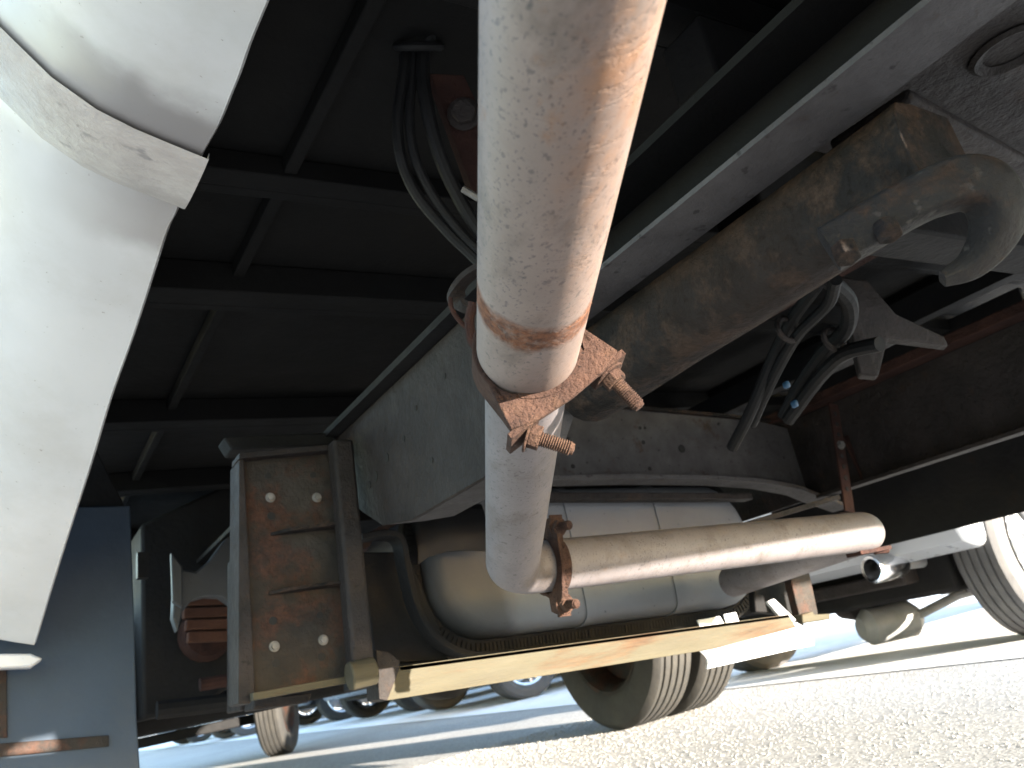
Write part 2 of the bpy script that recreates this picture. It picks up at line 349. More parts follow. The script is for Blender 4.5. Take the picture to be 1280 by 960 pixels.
def thing(name, label, cat, loc=(0, 0, 0), group=None):
    o = bpy.data.objects.new(name, None); COL.objects.link(o); o.location = loc; o['label'] = label; o['category'] = cat
    if group: o['group'] = group
    return o
def smooth_path(pts, n=6, closed=False):
    pts = [V(p) for p in pts]; out = []; N = len(pts)
    rng = range(N if closed else N - 1)
    for i in rng:
        p0 = pts[i - 1] if (i > 0 or closed) else pts[0] * 2 - pts[1]
        p1 = pts[i]; p2 = pts[(i + 1) % N]; p3 = pts[(i + 2) % N] if (i + 2 < N or closed) else pts[-1] * 2 - pts[-2]
        for k in range(n):
            t = k / n
            out.append(.5 * ((2 * p1) + (p2 - p0) * t + (2 * p0 - 5 * p1 + 4 * p2 - p3) * t * t + (-p0 + 3 * p1 - 3 * p2 + p3) * t ** 3))
    if not closed: out.append(pts[-1])
    return out
def fillet(a, b, c, r, n=8):
    a, b, c = V(a), V(b), V(c); u = (a - b).normalized(); w = (c - b).normalized(); th = u.angle(w)
    t = r / math.tan(th / 2); p = b + u * t; q = b + w * t; ctr = b + (u + w).normalized() * (r / math.sin(th / 2))
    out = []; v0 = p - ctr; v1 = q - ctr; om = v0.angle(v1)
    for i in range(n + 1):
        k = i / n; out.append(ctr + (v0 * math.sin((1 - k) * om) + v1 * math.sin(k * om)) / math.sin(om))
    return out

# ------------------------------------------------------------------ ground
g = MB(); g.add([(-600, -600, 0), (600, -600, 0), (600, 600, 0), (-600, 600, 0)], [(0, 1, 2, 3)])
o = g.build('ground', ground_material(), smooth=False); o['kind'] = 'structure'

def stones():
    rnd = random.Random(3); vs = []; fs = []
    base = [(1, 0, 0), (0, 1, 0), (-1, 0, 0), (0, -1, 0), (.1, -.05, .6)]
    for i in range(85000):
        u = rnd.random(); y = .9 + 2.6 * u ** .8; x = rnd.uniform(.35 + .1 * y, 2.9)
        r = min(.0062, .0019 * math.exp(rnd.gauss(0, .5))) * (1 + .12 * y); a = rnd.random() * 6.28; ca, sa = math.cos(a), math.sin(a); o = len(vs)
        for (bx, by_, bz) in base:
            q = rnd.uniform(.7, 1.25) * r; vs.append((x + (bx * ca - by_ * sa) * q, y + (bx * sa + by_ * ca) * q, -.0008 + bz * q))
        fs += [(o, o + 1, o + 4), (o + 1, o + 2, o + 4), (o + 2, o + 3, o + 4), (o + 3, o, o + 4)]
    b = MB(); b.v = vs; b.f = fs
    return b
stone_mat = mat('stone_chips', (.36, .352, .34), (.19, .186, .18), scale=170, mix=.8, rough=.8, bump=0)
o = stones().build('asphalt_chips', stone_mat, smooth=False); o['kind'] = 'stuff'
con = mat('pale_concrete', (.74, .74, .75), (.66, .66, .67), scale=1.5, rough=.85, bump=.4, bump_scale=40, dirt=.25, dirt_col=(.56, .56, .56), speck=.2, speck_scale=60, speck_col=(.45, .45, .45))
g = MB(); g.add([(2.95, -40, .004), (40, -40, .004), (40, 120, .004), (2.95, 120, .004)], [(0, 1, 2, 3)])
o = g.build('pavement', con, smooth=False); o['kind'] = 'structure'

# ------------------------------------------------------------------ the truck
T = thing('truck', 'white box truck overhead, its rusty exhaust pipe, chassis and fuel tank seen from below', 'truck', (1.1, 3.4, 0))

# body: box above, floor underside, bearers
XL, XR = -.16, 2.52
MB().box2((-.10, -.38, 1.2), (XR, 5.9, 3.1)).build('cargo_box', M['white_paint'], T, bevel=.03)
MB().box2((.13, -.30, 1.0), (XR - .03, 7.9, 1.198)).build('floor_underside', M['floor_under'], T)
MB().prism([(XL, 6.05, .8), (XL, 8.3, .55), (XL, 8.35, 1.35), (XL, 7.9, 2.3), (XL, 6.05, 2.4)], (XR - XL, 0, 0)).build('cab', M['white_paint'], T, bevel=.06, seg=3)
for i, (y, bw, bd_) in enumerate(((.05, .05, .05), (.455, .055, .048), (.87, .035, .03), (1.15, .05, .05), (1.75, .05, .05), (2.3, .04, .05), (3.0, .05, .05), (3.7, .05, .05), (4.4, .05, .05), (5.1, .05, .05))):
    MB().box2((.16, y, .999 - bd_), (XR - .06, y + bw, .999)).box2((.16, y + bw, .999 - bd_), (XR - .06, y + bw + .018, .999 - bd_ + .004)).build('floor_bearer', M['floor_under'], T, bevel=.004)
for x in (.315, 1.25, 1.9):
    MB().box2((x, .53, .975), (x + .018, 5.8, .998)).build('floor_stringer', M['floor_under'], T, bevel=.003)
# rear bumper (behind the viewpoint) and unseen sun blockers added beside it
MB().box2((.553, -.06, .55), (.70, -.02, .65)).box2((.625, -.062, .55), (.82, -.0605, .76)).box2((.78, -.055, .762), (.81, -.025, .99)).build('hook_sun_block', M['chassis'], T, bevel=.006)  # unseen boxes added to keep the sun off hook and sleeve
MB().box2((.0, -.38, .735), (XR, -.31, 1.198)).build('rear_bumper', M['chassis'], T, bevel=.01)
MB().box2((.86, -.36, .620), (XR, -.33, .734)).build('rear_shade_panel', M['chassis'], T, bevel=.01)  # unseen panel added to shade the cross pipe and hanger plate

# white skirt with its trim band
def skirt_section(e, k=1.0):
    off = [(.0, .0), (-.03, .010), (-.06, .021), (-.093, .037), (-.13, .066), (-.171, .114), (-.205, .165), (-.23, .225), (-.25, .32), (-.255, .5)]
    return [V((e.x + a * k, e.y, e.z + b * k)) for a, b in off]
edge = [V((.18, -.30, .845)), V((.18, -.05, .845)), V((.18, .2, .845)), at(372, -110, y=.40), at(335, 0, y=.49), at(305, 70, y=.57), at(284, 132, y=.64), at(252, 193, y=.73), at(222, 257, y=.84), at(205, 300, y=.90), at(165, 420, y=1.08),
        at(125, 540, y=1.26), at(84, 672, y=1.5), at(42, 806, y=1.8)]
ed = smooth_path(edge, 5)
ed = [e + V((.0008 * math.sin(i * .8), 0, .0006 * math.sin(i * 1.3 + 1))) for i, e in enumerate(ed)]
b = MB(); rows = [skirt_section(e) for e in ed]; k = len(rows[0])
inner = [[p + V((.004, 0, .006)) for p in r] for r in rows]
vs = [p for r in rows for p in r]; n0 = len(vs); vs += [p for r in inner for p in r]; fs = []
for i in range(len(rows) - 1):
    for q in range(k - 1):
        fs.append((i * k + q, i * k + q + 1, (i + 1) * k + q + 1, (i + 1) * k + q)); fs.append((n0 + i * k + q, n0 + (i + 1) * k + q, n0 + (i + 1) * k + q + 1, n0 + i * k + q + 1))
    fs.append((i * k, (i + 1) * k, n0 + (i + 1) * k, n0 + i * k))
e_ = (len(rows) - 1) * k
for q in range(k - 1): fs.append((e_ + q, e_ + q + 1, n0 + e_ + q + 1, n0 + e_ + q))
b.add(vs, fs); M['skirt_paint'] = M['white_paint'].copy(); M['skirt_paint'].name = 'skirt_paint'
add_grime_or_shade(M['skirt_paint'], .685, .74, .06, (.155, .145, .148), .92, (-.06, .11)); add_grime_or_shade(M['skirt_paint'], .84, .89, .06, (.20, .185, .18), .75, (.05, .16))
sk = b.build('body_skirt', M['skirt_paint'], T, ang=50)
# trim band across the skirt (half-round, stands proud)
def skirt_at(px, py, y):
    return skirt_section(at(px, py, y=y))
s0 = skirt_at(252, 194, .727); s1 = skirt_at(222, 257, .845)
b = MB(); nb = 8; rows = []
tnorm = []
for q in range(len(s0)):
    d_ = (s0[min(q + 1, len(s0) - 1)] - s0[max(q - 1, 0)]).normalized(); tnorm.append(V((d_.z, 0, -d_.x)) * (-1 if d_.z > 0 else 1) if False else V((-abs(d_.z), 0, -abs(d_.x))))
for q in range(len(s0)):
    row = []
    for i in range(nb + 1):
        t = i / nb; p = s0[q].lerp(s1[q], t); h = .012 * (math.sin(math.pi * t) ** .6 if 0 < t < 1 else 0) + .001
        row.append(p + tnorm[q] * h)
    rows.append(row)
rows[0] = [p + V((.007, 0, -.003)) for p in rows[0]]; rows.insert(0, [p + V((.001, 0, .008)) for p in rows[0]])
vs = [p for r in rows for p in r]; k2 = nb + 1
b.add(vs, [(i * k2 + j, (i + 1) * k2 + j, (i + 1) * k2 + j + 1, i * k2 + j + 1) for i in range(len(rows) - 1) for j in range(nb)])
b.build('trim_band', M['worn_alu'], sk, ang=60)
# lower end lip
l0 = at(54, 823, y=1.80)
MB().prism([l0, l0 + V((-.02, 0, .012)), at(0, 808, y=1.80) + V((-.25, 0, .03)), at(0, 832, y=1.80) + V((-.25, 0, .03)), l0 + V((-.02, 0, -.012))], (0, .04, 0)).build('skirt_end_lip', M['white_paint'], T, bevel=.004)

# mud flap behind the skirt, with its steel edging
fy = 1.9
fl = [at(163, 632, y=fy), at(168, 780, y=fy), at(171, 900, y=fy), at(176, 975, y=fy), at(-120, 1010, y=fy), at(-120, 640, y=fy)]
MB().prism(fl, (0, .012, 0)).build('mud_flap', M['flap'], T, bevel=.003)
b = MB(); b.prism([at(-60, 838, y=fy - .006), at(8, 834, y=fy - .006), at(9, 922, y=fy - .006), at(-60, 926, y=fy - .006)], (0, .005, 0))
b.build('flap_edging', M['rust_plate'], T, bevel=.001)
b = MB(); b.prism([at(-60, 934, y=fy - .007), at(136, 919, y=fy - .007), at(136, 933, y=fy - .007), at(-60, 952, y=fy - .007)], (0, .006, 0))
b.build('flap_edging', M['rust_plate'], T, bevel=.001)
# inner guard plate above the flap
MB().prism([at(160, 640, y=fy + .03), at(52, 806, y=fy + .03), at(20, 700, y=fy + .03), at(120, 560, y=fy + .03)], (0, .02, 0)).build('inner_guard', M['black_under'], T, bevel=.003)

# left frame rail: C section, deeper in its forward part
rx = .50
top = .755
low = [(-.30, .672), (.68, .672), (.71, .640), (.73, .595), (.76, .570), (.84, .556), (1.06, .556), (1.16, .572), (1.23, .61), (1.30, .655), (7.6, .66)]
web = [V((rx, y, z)) for y, z in low if y >= .68] + [V((rx, 7.6, top)), V((rx, .68, top))]
rail = MB().prism(web, (.007, 0, 0)).build('frame_rail', M['chassis'], T, bevel=.001)
MB().box2((rx + .052, -.30, .681), (rx + .058, 0.678, top)).build('rear_web', M['floor_under'], rail)
MB().box2((rx - .005, -.30, top - .009), (rx + .051, 0.678, top - .001)).build('rear_top_flange', M['floor_under'], rail)
b = MB()
for i in range(len(low) - 1):
    (y0, z0), (y1, z1) = low[i], low[i + 1]
    fx = rx - .013 if i == 0 else rx + .0075
    b.prism([V((fx, y0, z0)), V((fx, y1, z1)), V((fx, y1, z1 + .0045)), V((fx, y0, z0 + .0045))], (.062, 0, 0))
b.build('bottom_flange', M['dusty'], rail)
MB().box2((rx + .0075, 0.681, top - .008), (rx + .06, 7.6, top - .001)).build('top_flange', M['black_under'], rail)
MB().box2((rx - .022, .72, top + .002), (rx + .03, 5.6, top + .012)).build('upper_strip', M['black_under'], rail)
# liner above left rail that shows as a long dark band
for (px, py, r) in ((470, 595, .008), (484, 572, .007), (505, 548, .004), (462, 606, .006), (556, 470, .004), (520, 510, .004), (540, 575, .004)):
    p = at(px, py, x=rx); MB().cyl(p + V((-.0012, 0, 0)), p + V((.003, 0, 0)), r, 12).build('bolt_hole', M['black_hole'], rail)

# rusty sleeve beneath the rail
sec = [(.5005, .671), (.545, .6705), (.5448, .63), (.551, .611), (.566, .600), (.59, .5985), (.62, .602), (.625, .66)]
sec = [(.575, .6705), (.555, .668), (.5465, .656), (.5445, .64), (.546, .626), (.551, .614), (.560, .605), (.573, .5995), (.59, .5985), (.607, .602), (.62, .61), (.626, .63), (.622, .668)]
b = MB(); ys = [.258, .268, .28, .31, .36, .42, .48, .56, .64, .72]; rows = []
for j, y in enumerate(ys):
    e = .006 if j == 0 else (.003 if j == 1 else 0); w = random.uniform(-.0012, .0012)
    dz = -.004 - .03 * (y - .3)
    rows.append([V((x - e, y, (min(.671, z + dz + w) if z < .65 else z) - e * .5)) for x, z in sec])
k = len(sec); vs = [p for r in rows for p in r]
fs = [(i * k + q, (i + 1) * k + q, (i + 1) * k + (q + 1) % k, i * k + (q + 1) % k) for i in range(len(rows) - 1) for q in range(k)]
fs += [tuple(range(k)), tuple((len(rows) - 1) * k + q for q in range(k - 1, -1, -1))]
add_grime_or_shade(M['chassis_rust'], .40, .52, .10, (.040, .024, .017), .22)
b.add(vs, fs); b.build('rail_sleeve', M['chassis_rust'], T, bevel=.001, label='rusty reinforcing sleeve under the left chassis rail')
# diagonal rear brace from sleeve end to the right
a0 = at(1085, 150, z=.705); a1 = at(1330, 272, z=.68)
MB().beam(a0, a1, .075, .012).build('rear_brace', M['chassis'], T, bevel=.004)
MB().box2((.62, .02, .76), (1.7, .42, .775)).build('rear_floor_plate', M['chassis'], T, bevel=.003)
p = at(1262, 62, z=.7588); MB().lathe([(.022, 0), (.03, -.004), (.034, -.001), (.034, 0)], p, (0, 0, 1), 20).build('plate_boss', M['chassis'], T)
MB().box2((.62, .44, .70), (1.7, .50, .93)).build('rear_crossmember', M['black_under'], T, bevel=.004)

# tow hook with two bolts
hd = .545
hp = [at(1036, 312, d=hd + .012), at(1080, 287, d=hd + .006), at(1130, 258, d=hd), at(1170, 239, d=hd - .004), at(1206, 229, d=hd - .006), at(1234, 238, d=hd - .006), at(1247, 268, d=hd - .004), at(1237, 302, d=hd), at(1212, 332, d=hd + .004), at(1178, 349, d=hd + .006)]
hp = smooth_path(hp, 5)
b = MB(); sc = []
for i in range(len(hp)):
    t = i / (len(hp) - 1)
    s_ = 1.0 if t < .3 else (1.0 + .14 * math.sin(math.pi * min(1, (t - .3) / .5)) if t < .72 else 1.05 - (t - .72) / .28 * .72)
    sc.append(max(.30, s_))
b.sweep(hp, [(.0125 * math.copysign(abs(math.cos(a)) ** .45, math.cos(a)),   .0150 * math.copysign(abs(math.sin(a)) ** .45, math.sin(a))) for a in [2 * math.pi * i / 16 for i in range(16)]], scales=sc)
hook = b.build('tow_hook', M['hook_steel'], T, ang=60)
nb_ = (V((0, 0, HC)) - hp[3]); dn = V((-.25, -.2, -1)).normalized()
for (px, py) in ((1060, 322), (1112, 294)):
    p = at(px, py, d=hd - .012); MB().hexbolt(p - dn * .01, dn, .0088, .011, False).build('hook_bolt', M['chassis_rust'], hook, bevel=.001)

# exhaust: rear tube, lower tube with elbows
def scaled(pts): return pts
pA = at(748, -210, d=.22); p0 = at(714, 0, d=.345); p1 = at(658, 447, d=.637); p2 = at(634, 705, d=.95)
dirn = (p1 - p0).normalized()
RU = .0385
up_path = [p0 - dirn * .28 + dirn * .03 * i for i in range(0, 60)]
L_up = (p1 - (p0 - dirn * .28)).length
up_path = [q for q in up_path if (q - up_path[0]).length < L_up] + [p1 + dirn * .004]
band_v = L_up - .098
b = MB(); b.tube(up_path, RU, 48, cap=False)
b.tube([up_path[-1], up_path[-1] - dirn * .02], RU - .003, 48, cap=False)
MATU = pipe_material('aluminised_pipe_rusty', band=(band_v, .019), heavy=.82)
rear_pipe = b.build('exhaust_pipe', MATU, T, ang=60, label='grey rear exhaust tube with orange rust streaks and a ring of rust')
# lower tube
RL = .033
q0 = p1 - dirn * .06; q1 = p2; q2 = at(705, 692, d=1.12); q3 = at(1092, 663, d=1.42); q4 = at(915, 727, d=1.80)
cr = (q3 - q2).normalized(); c0 = q2 - cr * .0
q1b = at(640, 712, d=1.045)
path = [q0 + (q1b - q0) * (i / 8 * .86) for i in range(8)] + fillet(q0, q1b, q3, .055, 12)[0:]
el2 = fillet(q1b, q3, q4, .052, 12)
st = path[-1]; path += [st.lerp(el2[0], i / 10) for i in range(1, 10)] + el2 + [el2[-1].lerp(q4, i / 6) for i in range(1, 7)]
b = MB(); b.tube(path, RL, 40, cap=True)
MATL = pipe_material('aluminised_pipe', base=(.130, .119, .127))
cross_pipe = b.build('exhaust_pipe', MATL, T, ang=60, label='grey lower exhaust tube bending to the right below the fuel tank')
# exhaust silencer further forward (out of sight behind the tank)
MB().lathe([(.0, 0), (.09, 0), (.1, .015), (.1, .5), (.09, .515), (0, .515)], q4 + V((0, .3, .08)), (0, 1, 0), 28, closed=False).build('silencer', MATL, T)

def strap_clamp(name, c, axis, e, bdir, r, width, ear, stud, m, eb=None, bend=None):
    """strap round a tube with two ears, each with a nut and a stud"""
    c = V(c); a = V(axis).normalized(); e = (V(e) - a * V(e).dot(a)).normalized(); bd = a.cross(e).normalized()
    if bd.dot(V(bdir)) < 0: bd = -bd
    cl = bpy.data.objects.new(name, None)
    th = .0042; ro = r + th * .6; eb = eb or ro * .62
    pts = []
    # U-strap on the far side of the tube, legs towards +b
    for i in range(17):
        t = math.pi * i / 16; pts.append(c + e * (ro * math.cos(t)) - bd * (ro * math.sin(t)))
    pts = [c + e * ear + bd * eb, c + e * (ro + (ear - ro) * .25) + bd * (eb * .55)] + pts + [c - e * (ro + (ear - ro) * .25) + bd * (eb * .55), c - e * ear + bd * eb]
    prof = [(-width / 2, -th / 2), (width / 2, -th / 2), (width / 2, th / 2), (-width / 2, th / 2)]
    def strip(pp, wf=None):
        bb = MB(); n = len(pp); vs = []
        for i in range(n):
            t = (pp[min(i + 1, n - 1)] - pp[max(0, i - 1)]).normalized(); nn = t.cross(a).normalized(); w = width * (wf[i] if wf else 1)
            for (pa, pb) in ((-.5, -.5), (.5, -.5), (.5, .5), (-.5, .5)): vs.append(pp[i] + a * (pa * w) + nn * (pb * th))
        fs = [(i * 4 + q, (i + 1) * 4 + q, (i + 1) * 4 + (q + 1) % 4, i * 4 + (q + 1) % 4) for i in range(n - 1) for q in range(4)] + [(0, 1, 2, 3), (4 * n - 1, 4 * n - 2, 4 * n - 3, 4 * n - 4)]
        bb.add(vs, fs); return bb
    par = strip(pts, [.75] + [1] * (len(pts) - 2) + [.75]).build(name, m, T, bevel=.0012, ang=50)
    # saddle on the near side
    pts2 = [c + e * ear + bd * (eb + th * 1.1)]
    for i in range(13):
        t = math.radians(35) + math.radians(110) * i / 12; pts2.append(c + e * (ro * 1.02 * math.cos(t)) + bd * (ro * 1.02 * math.sin(t)))
    pts2.append(c - e * ear + bd * (eb + th * 1.1))
    sb = strip(pts2, [.8] + [1.05] * 13 + [.8]); Rm = Matrix((e, a, bd)).transposed()
    for sgn in (1, -1): sb.box(c + e * (sgn * ear * .97) + bd * (eb + th * .7), (.026, width * .92, .005), Rm)
    sb.build('saddle', m, par, bevel=.0012, ang=50)
    op = [(ear + .005, eb - .012), (ear + .008, eb), (ear * .75, max(eb + .006, ro * 1.14)), (0, max(eb + .008, ro * 1.3)), (-ear * .75, max(eb + .006, ro * 1.14)), (-ear - .008, eb), (-ear - .005, eb - .012), (-ro * 1.08, ro * .20)]
    op += [(ro * 1.0 * math.cos(t), ro * 1.0 * math.sin(t)) for t in [math.radians(168 - 156 * i / 12) for i in range(13)]] + [(ro * 1.08, ro * .20)]
    MB().prism([c - a * (width * .5) + e * u + bd * v for u, v in op], a * .005).build('saddle_flange', m, par, bevel=.001)
    for sgn in (1, -1):
        p = c + e * (sgn * ear * .92) + bd * (eb + th * 1.25); bd0 = bd; bd = (bd + bend).normalized() if (bend is not None and sgn == 1) else bd
        MB().hexbolt(p, bd, .0098, .0085, True).build('nut', m, par, bevel=.0008)
        bb = MB(); n = int(stud / .0018); prof = []
        for i in range(n): prof += [(.0060, i * .0018), (.0047, i * .0018 + .0009)]
        prof += [(.0045, stud), (0, stud + .0008)]
        bb.lathe([(0, -.004), (.0045, -.004)] + prof, p + bd * .006, bd, 12, closed=False); bb.build('stud', m, par, ang=20); bd = bd0
    return par
ax = dirn; vw = (V((0, 0, HC)) - p1); n_c = (vw - ax * vw.dot(ax)).normalized(); rr = ax.cross(n_c)
if rr.x < 0: rr = -rr
th_ = math.radians(-44)
strap_clamp('exhaust_clamp', p1, ax, n_c * math.cos(th_) + rr * math.sin(th_), rr, RU - .001, .034, .044, .030, M['rust'], eb=.044, bend=-n_c * .55)
ax2 = cr; c2 = st + cr * .022; vw = (V((0, 0, HC)) - c2); n2 = (vw - ax2 * vw.dot(ax2)).normalized(); up2 = ax2.cross(n2)
if up2.z < 0: up2 = -up2
strap_clamp('exhaust_clamp', c2, ax2, up2, n2, RL, .02, .052, .024, M['rust'])
# hanger bracket behind the rear tube
b = MB(); hb = [at(606, 332, d=.86), at(584, 346, d=.86), at(572, 362, d=.86), at(573, 378, d=.86), at(590, 386, d=.86), at(612, 384, d=.86)]
b.sweep(smooth_path(hb, 5), [(-.010, -.003), (.010, -.003), (.010, .003), (-.010, .003)], up=(0, 0, 1)); b.build('pipe_hanger', M['chassis'], T, bevel=.001)
b = MB(); b.tube(smooth_path([at(563, 372, d=.85), at(564, 384, d=.85), at(572, 398, d=.85), at(584, 409, d=.85), at(590, 396, d=.85), at(591, 384, d=.85)], 4), .0026, 8); b.build('hanger_rod', M['rust_dark'], T)
b = MB(); b.tube(smooth_path([at(592, 378, d=.80), at(587, 400, d=.80), at(590, 425, d=.80), at(602, 440, d=.80)], 5), .005, 10); b.build('hanger_rod', M['rust_dark'], T)

# crossmember in front of the tank
cy_ = 1.36
tp = [(600, 500), (735, 503), (800, 510), (900, 519), (955, 525), (985, 533), (1010, 548), (1040, 552)]; bt = [(1044, 640), (1010, 628), (985, 618), (940, 610), (880, 606), (780, 605), (690, 607), (600, 612)]
pts = [at(x, y, y=cy_) for x, y in tp + bt]
xm = MB().prism(pts, (0, .008, 0)).build('crossmember', M['dusty'], T, bevel=.001)
b = MB(); q = [at(x, y, y=cy_) for x, y in bt]
for i in range(len(q) - 1): b.prism([q[i], q[i + 1], q[i + 1] + V((0, 0, .009)), q[i] + V((0, 0, .009))], (0, -.045, 0))
b.build('bottom_flange', M['dusty'], xm)
b = MB(); q = [at(x, y, y=cy_) for x, y in tp]
for i in range(len(q) - 1): b.prism([q[i], q[i + 1], q[i + 1] + V((0, 0, -.007)), q[i] + V((0, 0, -.007))], (0, -.012, 0))
b.build('top_flange', M['chassis_rust'], xm)
for (px, py, r) in ((852, 561, .010), (800, 535, .004), (806, 535, .004), (804, 553, .005), (812, 586, .005), (716, 583, .005), (710, 549, .004), (898, 530, .004)):
    p = at(px, py, y=cy_); MB().cyl(p + V((0, -.0012, 0)), p + V((0, .003, 0)), r, 12).build('bolt_hole', M['black_hole'], xm)
# second flange line and tank shelf
MB().beam(at(680, 622, y=1.40), at(935, 622, y=1.40), .03, .016).build('tank_shelf', M['chassis'], T, bevel=.002)

# fuel tank
def rrect(x0, x1, z0, z1, r, n=7):
    out = []
    for (cx_, cz_, a0) in ((x1 - r, z1 - r, 0), (x0 + r, z1 - r, 90), (x0 + r, z0 + r, 180), (x1 - r, z0 + r, 270)):
        for i in range(n):
            a = math.radians(a0 + 90 * i / (n - 1)); out.append((cx_ + r * math.cos(a), cz_ + r * math.sin(a)))
    return out
ty = 1.52
TL = at(528, 735, y=ty).x; TR = at(932, 720, y=ty).x; TB = .5 * (at(600, 800, y=ty).z + at(900, 762, y=ty).z); TT = at(720, 625, y=ty).z + .02
slope = (at(900, 770, y=ty).z - at(590, 812, y=ty).z) / (at(900, 770, y=ty).x - at(590, 812, y=ty).x)
def tank_ring(ins, y):
    return [V((x, y, z + slope * (x - (TL + TR) / 2))) for x, z in rrect(TL + ins, TR - ins, TB + ins, TT - ins, min(max(.02, .115 - ins * .5), (TT - TB) * .49 - ins))]
b = MB(); rows = [tank_ring(.0, ty + .30), tank_ring(0, ty), tank_ring(.003, ty - .03), tank_ring(.008, ty - .045), tank_ring(.016, ty - .056), tank_ring(.027, ty - .062), tank_ring(.05, ty - .065), tank_ring(.09, ty - .066)]
rows = [tank_ring(.06, ty + .36), tank_ring(.02, ty + .34)] + rows
k = len(rows[0]); vs = [p for r in rows for p in r]
fs = [(i * k + q, i * k + (q + 1) % k, (i + 1) * k + (q + 1) % k, (i + 1) * k + q) for i in range(len(rows) - 1) for q in range(k)]
fs += [tuple(range(k)), tuple((len(rows) - 1) * k + q for q in range(k))]
add_grime_or_shade(M['tank_grey'], TL - .3, TL + .13, .05, (.045, .046, .05), .8, axis=0)  # dark reflection and shade painted into the colour of the tank's left end
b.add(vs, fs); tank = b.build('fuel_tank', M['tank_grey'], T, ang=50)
b = MB(); pth = tank_ring(-.016, ty + .004); b.sweep(pth, [(-.016, -.014), (.016, -.014), (.016, .014), (-.016, .014)], closed=True, up=(0, 1, 0)); b.build('seam_flange', M['rubber'], tank, bevel=.002)
# ribbed edging strip along the flange: many small crimps
bb = MB()
tot = [];
for i in range(len(pth)):
    a_, c_ = pth[i], pth[(i + 1) % len(pth)]; n = max(1, int((c_ - a_).length / .009))
    for j in range(n):
        p = a_.lerp(c_, (j + .5) / n); d = (c_ - a_).normalized(); bb.box(p + V((0, -.015, 0)), (.0075, .006, .018), Matrix((d, V((0, 1, 0)), d.cross(V((0, 1, 0))))).transposed())
o = bb.build('crimp_strip', M['rubber'], tank, smooth=False); o['kind'] = 'stuff'
for px in (737, 852):
    x0 = at(px, 720, y=ty - .085).x
    b = MB(); yy = [(ty + .02, 0.), (ty - .03, -.003), (ty - .045, -.008), (ty - .056, -.016), (ty - .062, -.027), (ty - .065, -.05), (ty - .066, -.09)]
    zc = slope * (x0 - (TL + TR) / 2)
    prof = [V((x0, y, TT + i_ + .001 + zc)) for y, i_ in yy] + [V((x0, y, TB - i_ - .001 + zc)) for y, i_ in yy[::-1]]
    prof = [V((p.x, p.y - .002, p.z)) for p in prof]
    b.sweep(prof, [(-.012, -.001), (.012, -.001), (.012, .0015), (-.012, .0015)], up=(0, -1, .001)); b.build('tank_strap', M['tank_grey'], tank)
# dark shield over the tank's left shoulder
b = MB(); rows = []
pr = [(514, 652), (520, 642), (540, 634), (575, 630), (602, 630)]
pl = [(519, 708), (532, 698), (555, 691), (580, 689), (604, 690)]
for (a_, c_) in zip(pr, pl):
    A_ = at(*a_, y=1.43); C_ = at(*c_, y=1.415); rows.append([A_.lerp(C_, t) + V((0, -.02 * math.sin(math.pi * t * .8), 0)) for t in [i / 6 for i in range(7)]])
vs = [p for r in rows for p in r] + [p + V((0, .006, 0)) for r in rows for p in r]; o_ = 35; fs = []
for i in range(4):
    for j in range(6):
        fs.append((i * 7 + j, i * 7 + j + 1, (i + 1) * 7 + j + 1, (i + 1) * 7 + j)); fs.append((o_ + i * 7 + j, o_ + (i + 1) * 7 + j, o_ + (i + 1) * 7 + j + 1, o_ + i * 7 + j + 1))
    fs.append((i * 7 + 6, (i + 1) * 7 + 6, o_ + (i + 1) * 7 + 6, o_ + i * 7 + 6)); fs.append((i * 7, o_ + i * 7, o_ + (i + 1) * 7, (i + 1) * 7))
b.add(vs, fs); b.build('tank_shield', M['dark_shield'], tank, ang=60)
# cradle iron to the left of the tank and dark tray below
b = MB(); b.sweep(smooth_path([at(448, 674, y=1.40), at(478, 669, y=1.40), at(497, 676, y=1.40), at(505, 710, y=1.41), at(517, 758, y=1.42), at(540, 796, y=1.42), at(580, 818, y=1.42), at(640, 818, y=1.42)], 5),
        [(-.006, -.022), (.006, -.022), (.006, .022), (-.006, .022)], up=(0, 1, 0)); b.build('tank_cradle', M['black_under'], T, bevel=.002)
MB().prism([at(500, 832, y=1.44), at(930, 778, y=1.44), at(930, 792, y=1.44), at(500, 850, y=1.44)], (0, .30, 0)).build('tank_tray', M['black_under'], T, bevel=.003)
MB().prism([at(452, 690, y=1.46), at(510, 690, y=1.46), at(560, 812, y=1.46), at(560, 826, y=1.46), at(470, 830, y=1.46)], (0, .02, 0)).build('tank_side_plate', M['black_under'], T, bevel=.003)

# underrun bar
by = 1.22
bar = MB().prism([at(500, 833, y=by), at(986, 768, y=by), at(1001, 794, y=by), at(482, 876, y=by)], (0, .006, 0)).build('underrun_bar', M['bar_paint'], T, bevel=.001, label='khaki sunlit underrun bar with a rust streak')
a_, c_ = at(500, 833, y=by), at(986, 768, y=by)
MB().prism([a_, c_, c_ + V((0, 0, -.006)), a_ + V((0, 0, -.006))], (0, .05, 0)).build('bar_flange', M['bar_paint'], bar)
MB().prism([at(470, 812, y=by - .004), at(486, 815, y=by - .004), at(500, 826, y=by - .004), at(499, 838, y=by - .004), at(484, 876, y=by - .004), at(474, 874, y=by - .004)], (0, .05, 0)).build('end_bracket', M['chassis'], bar, bevel=.001)
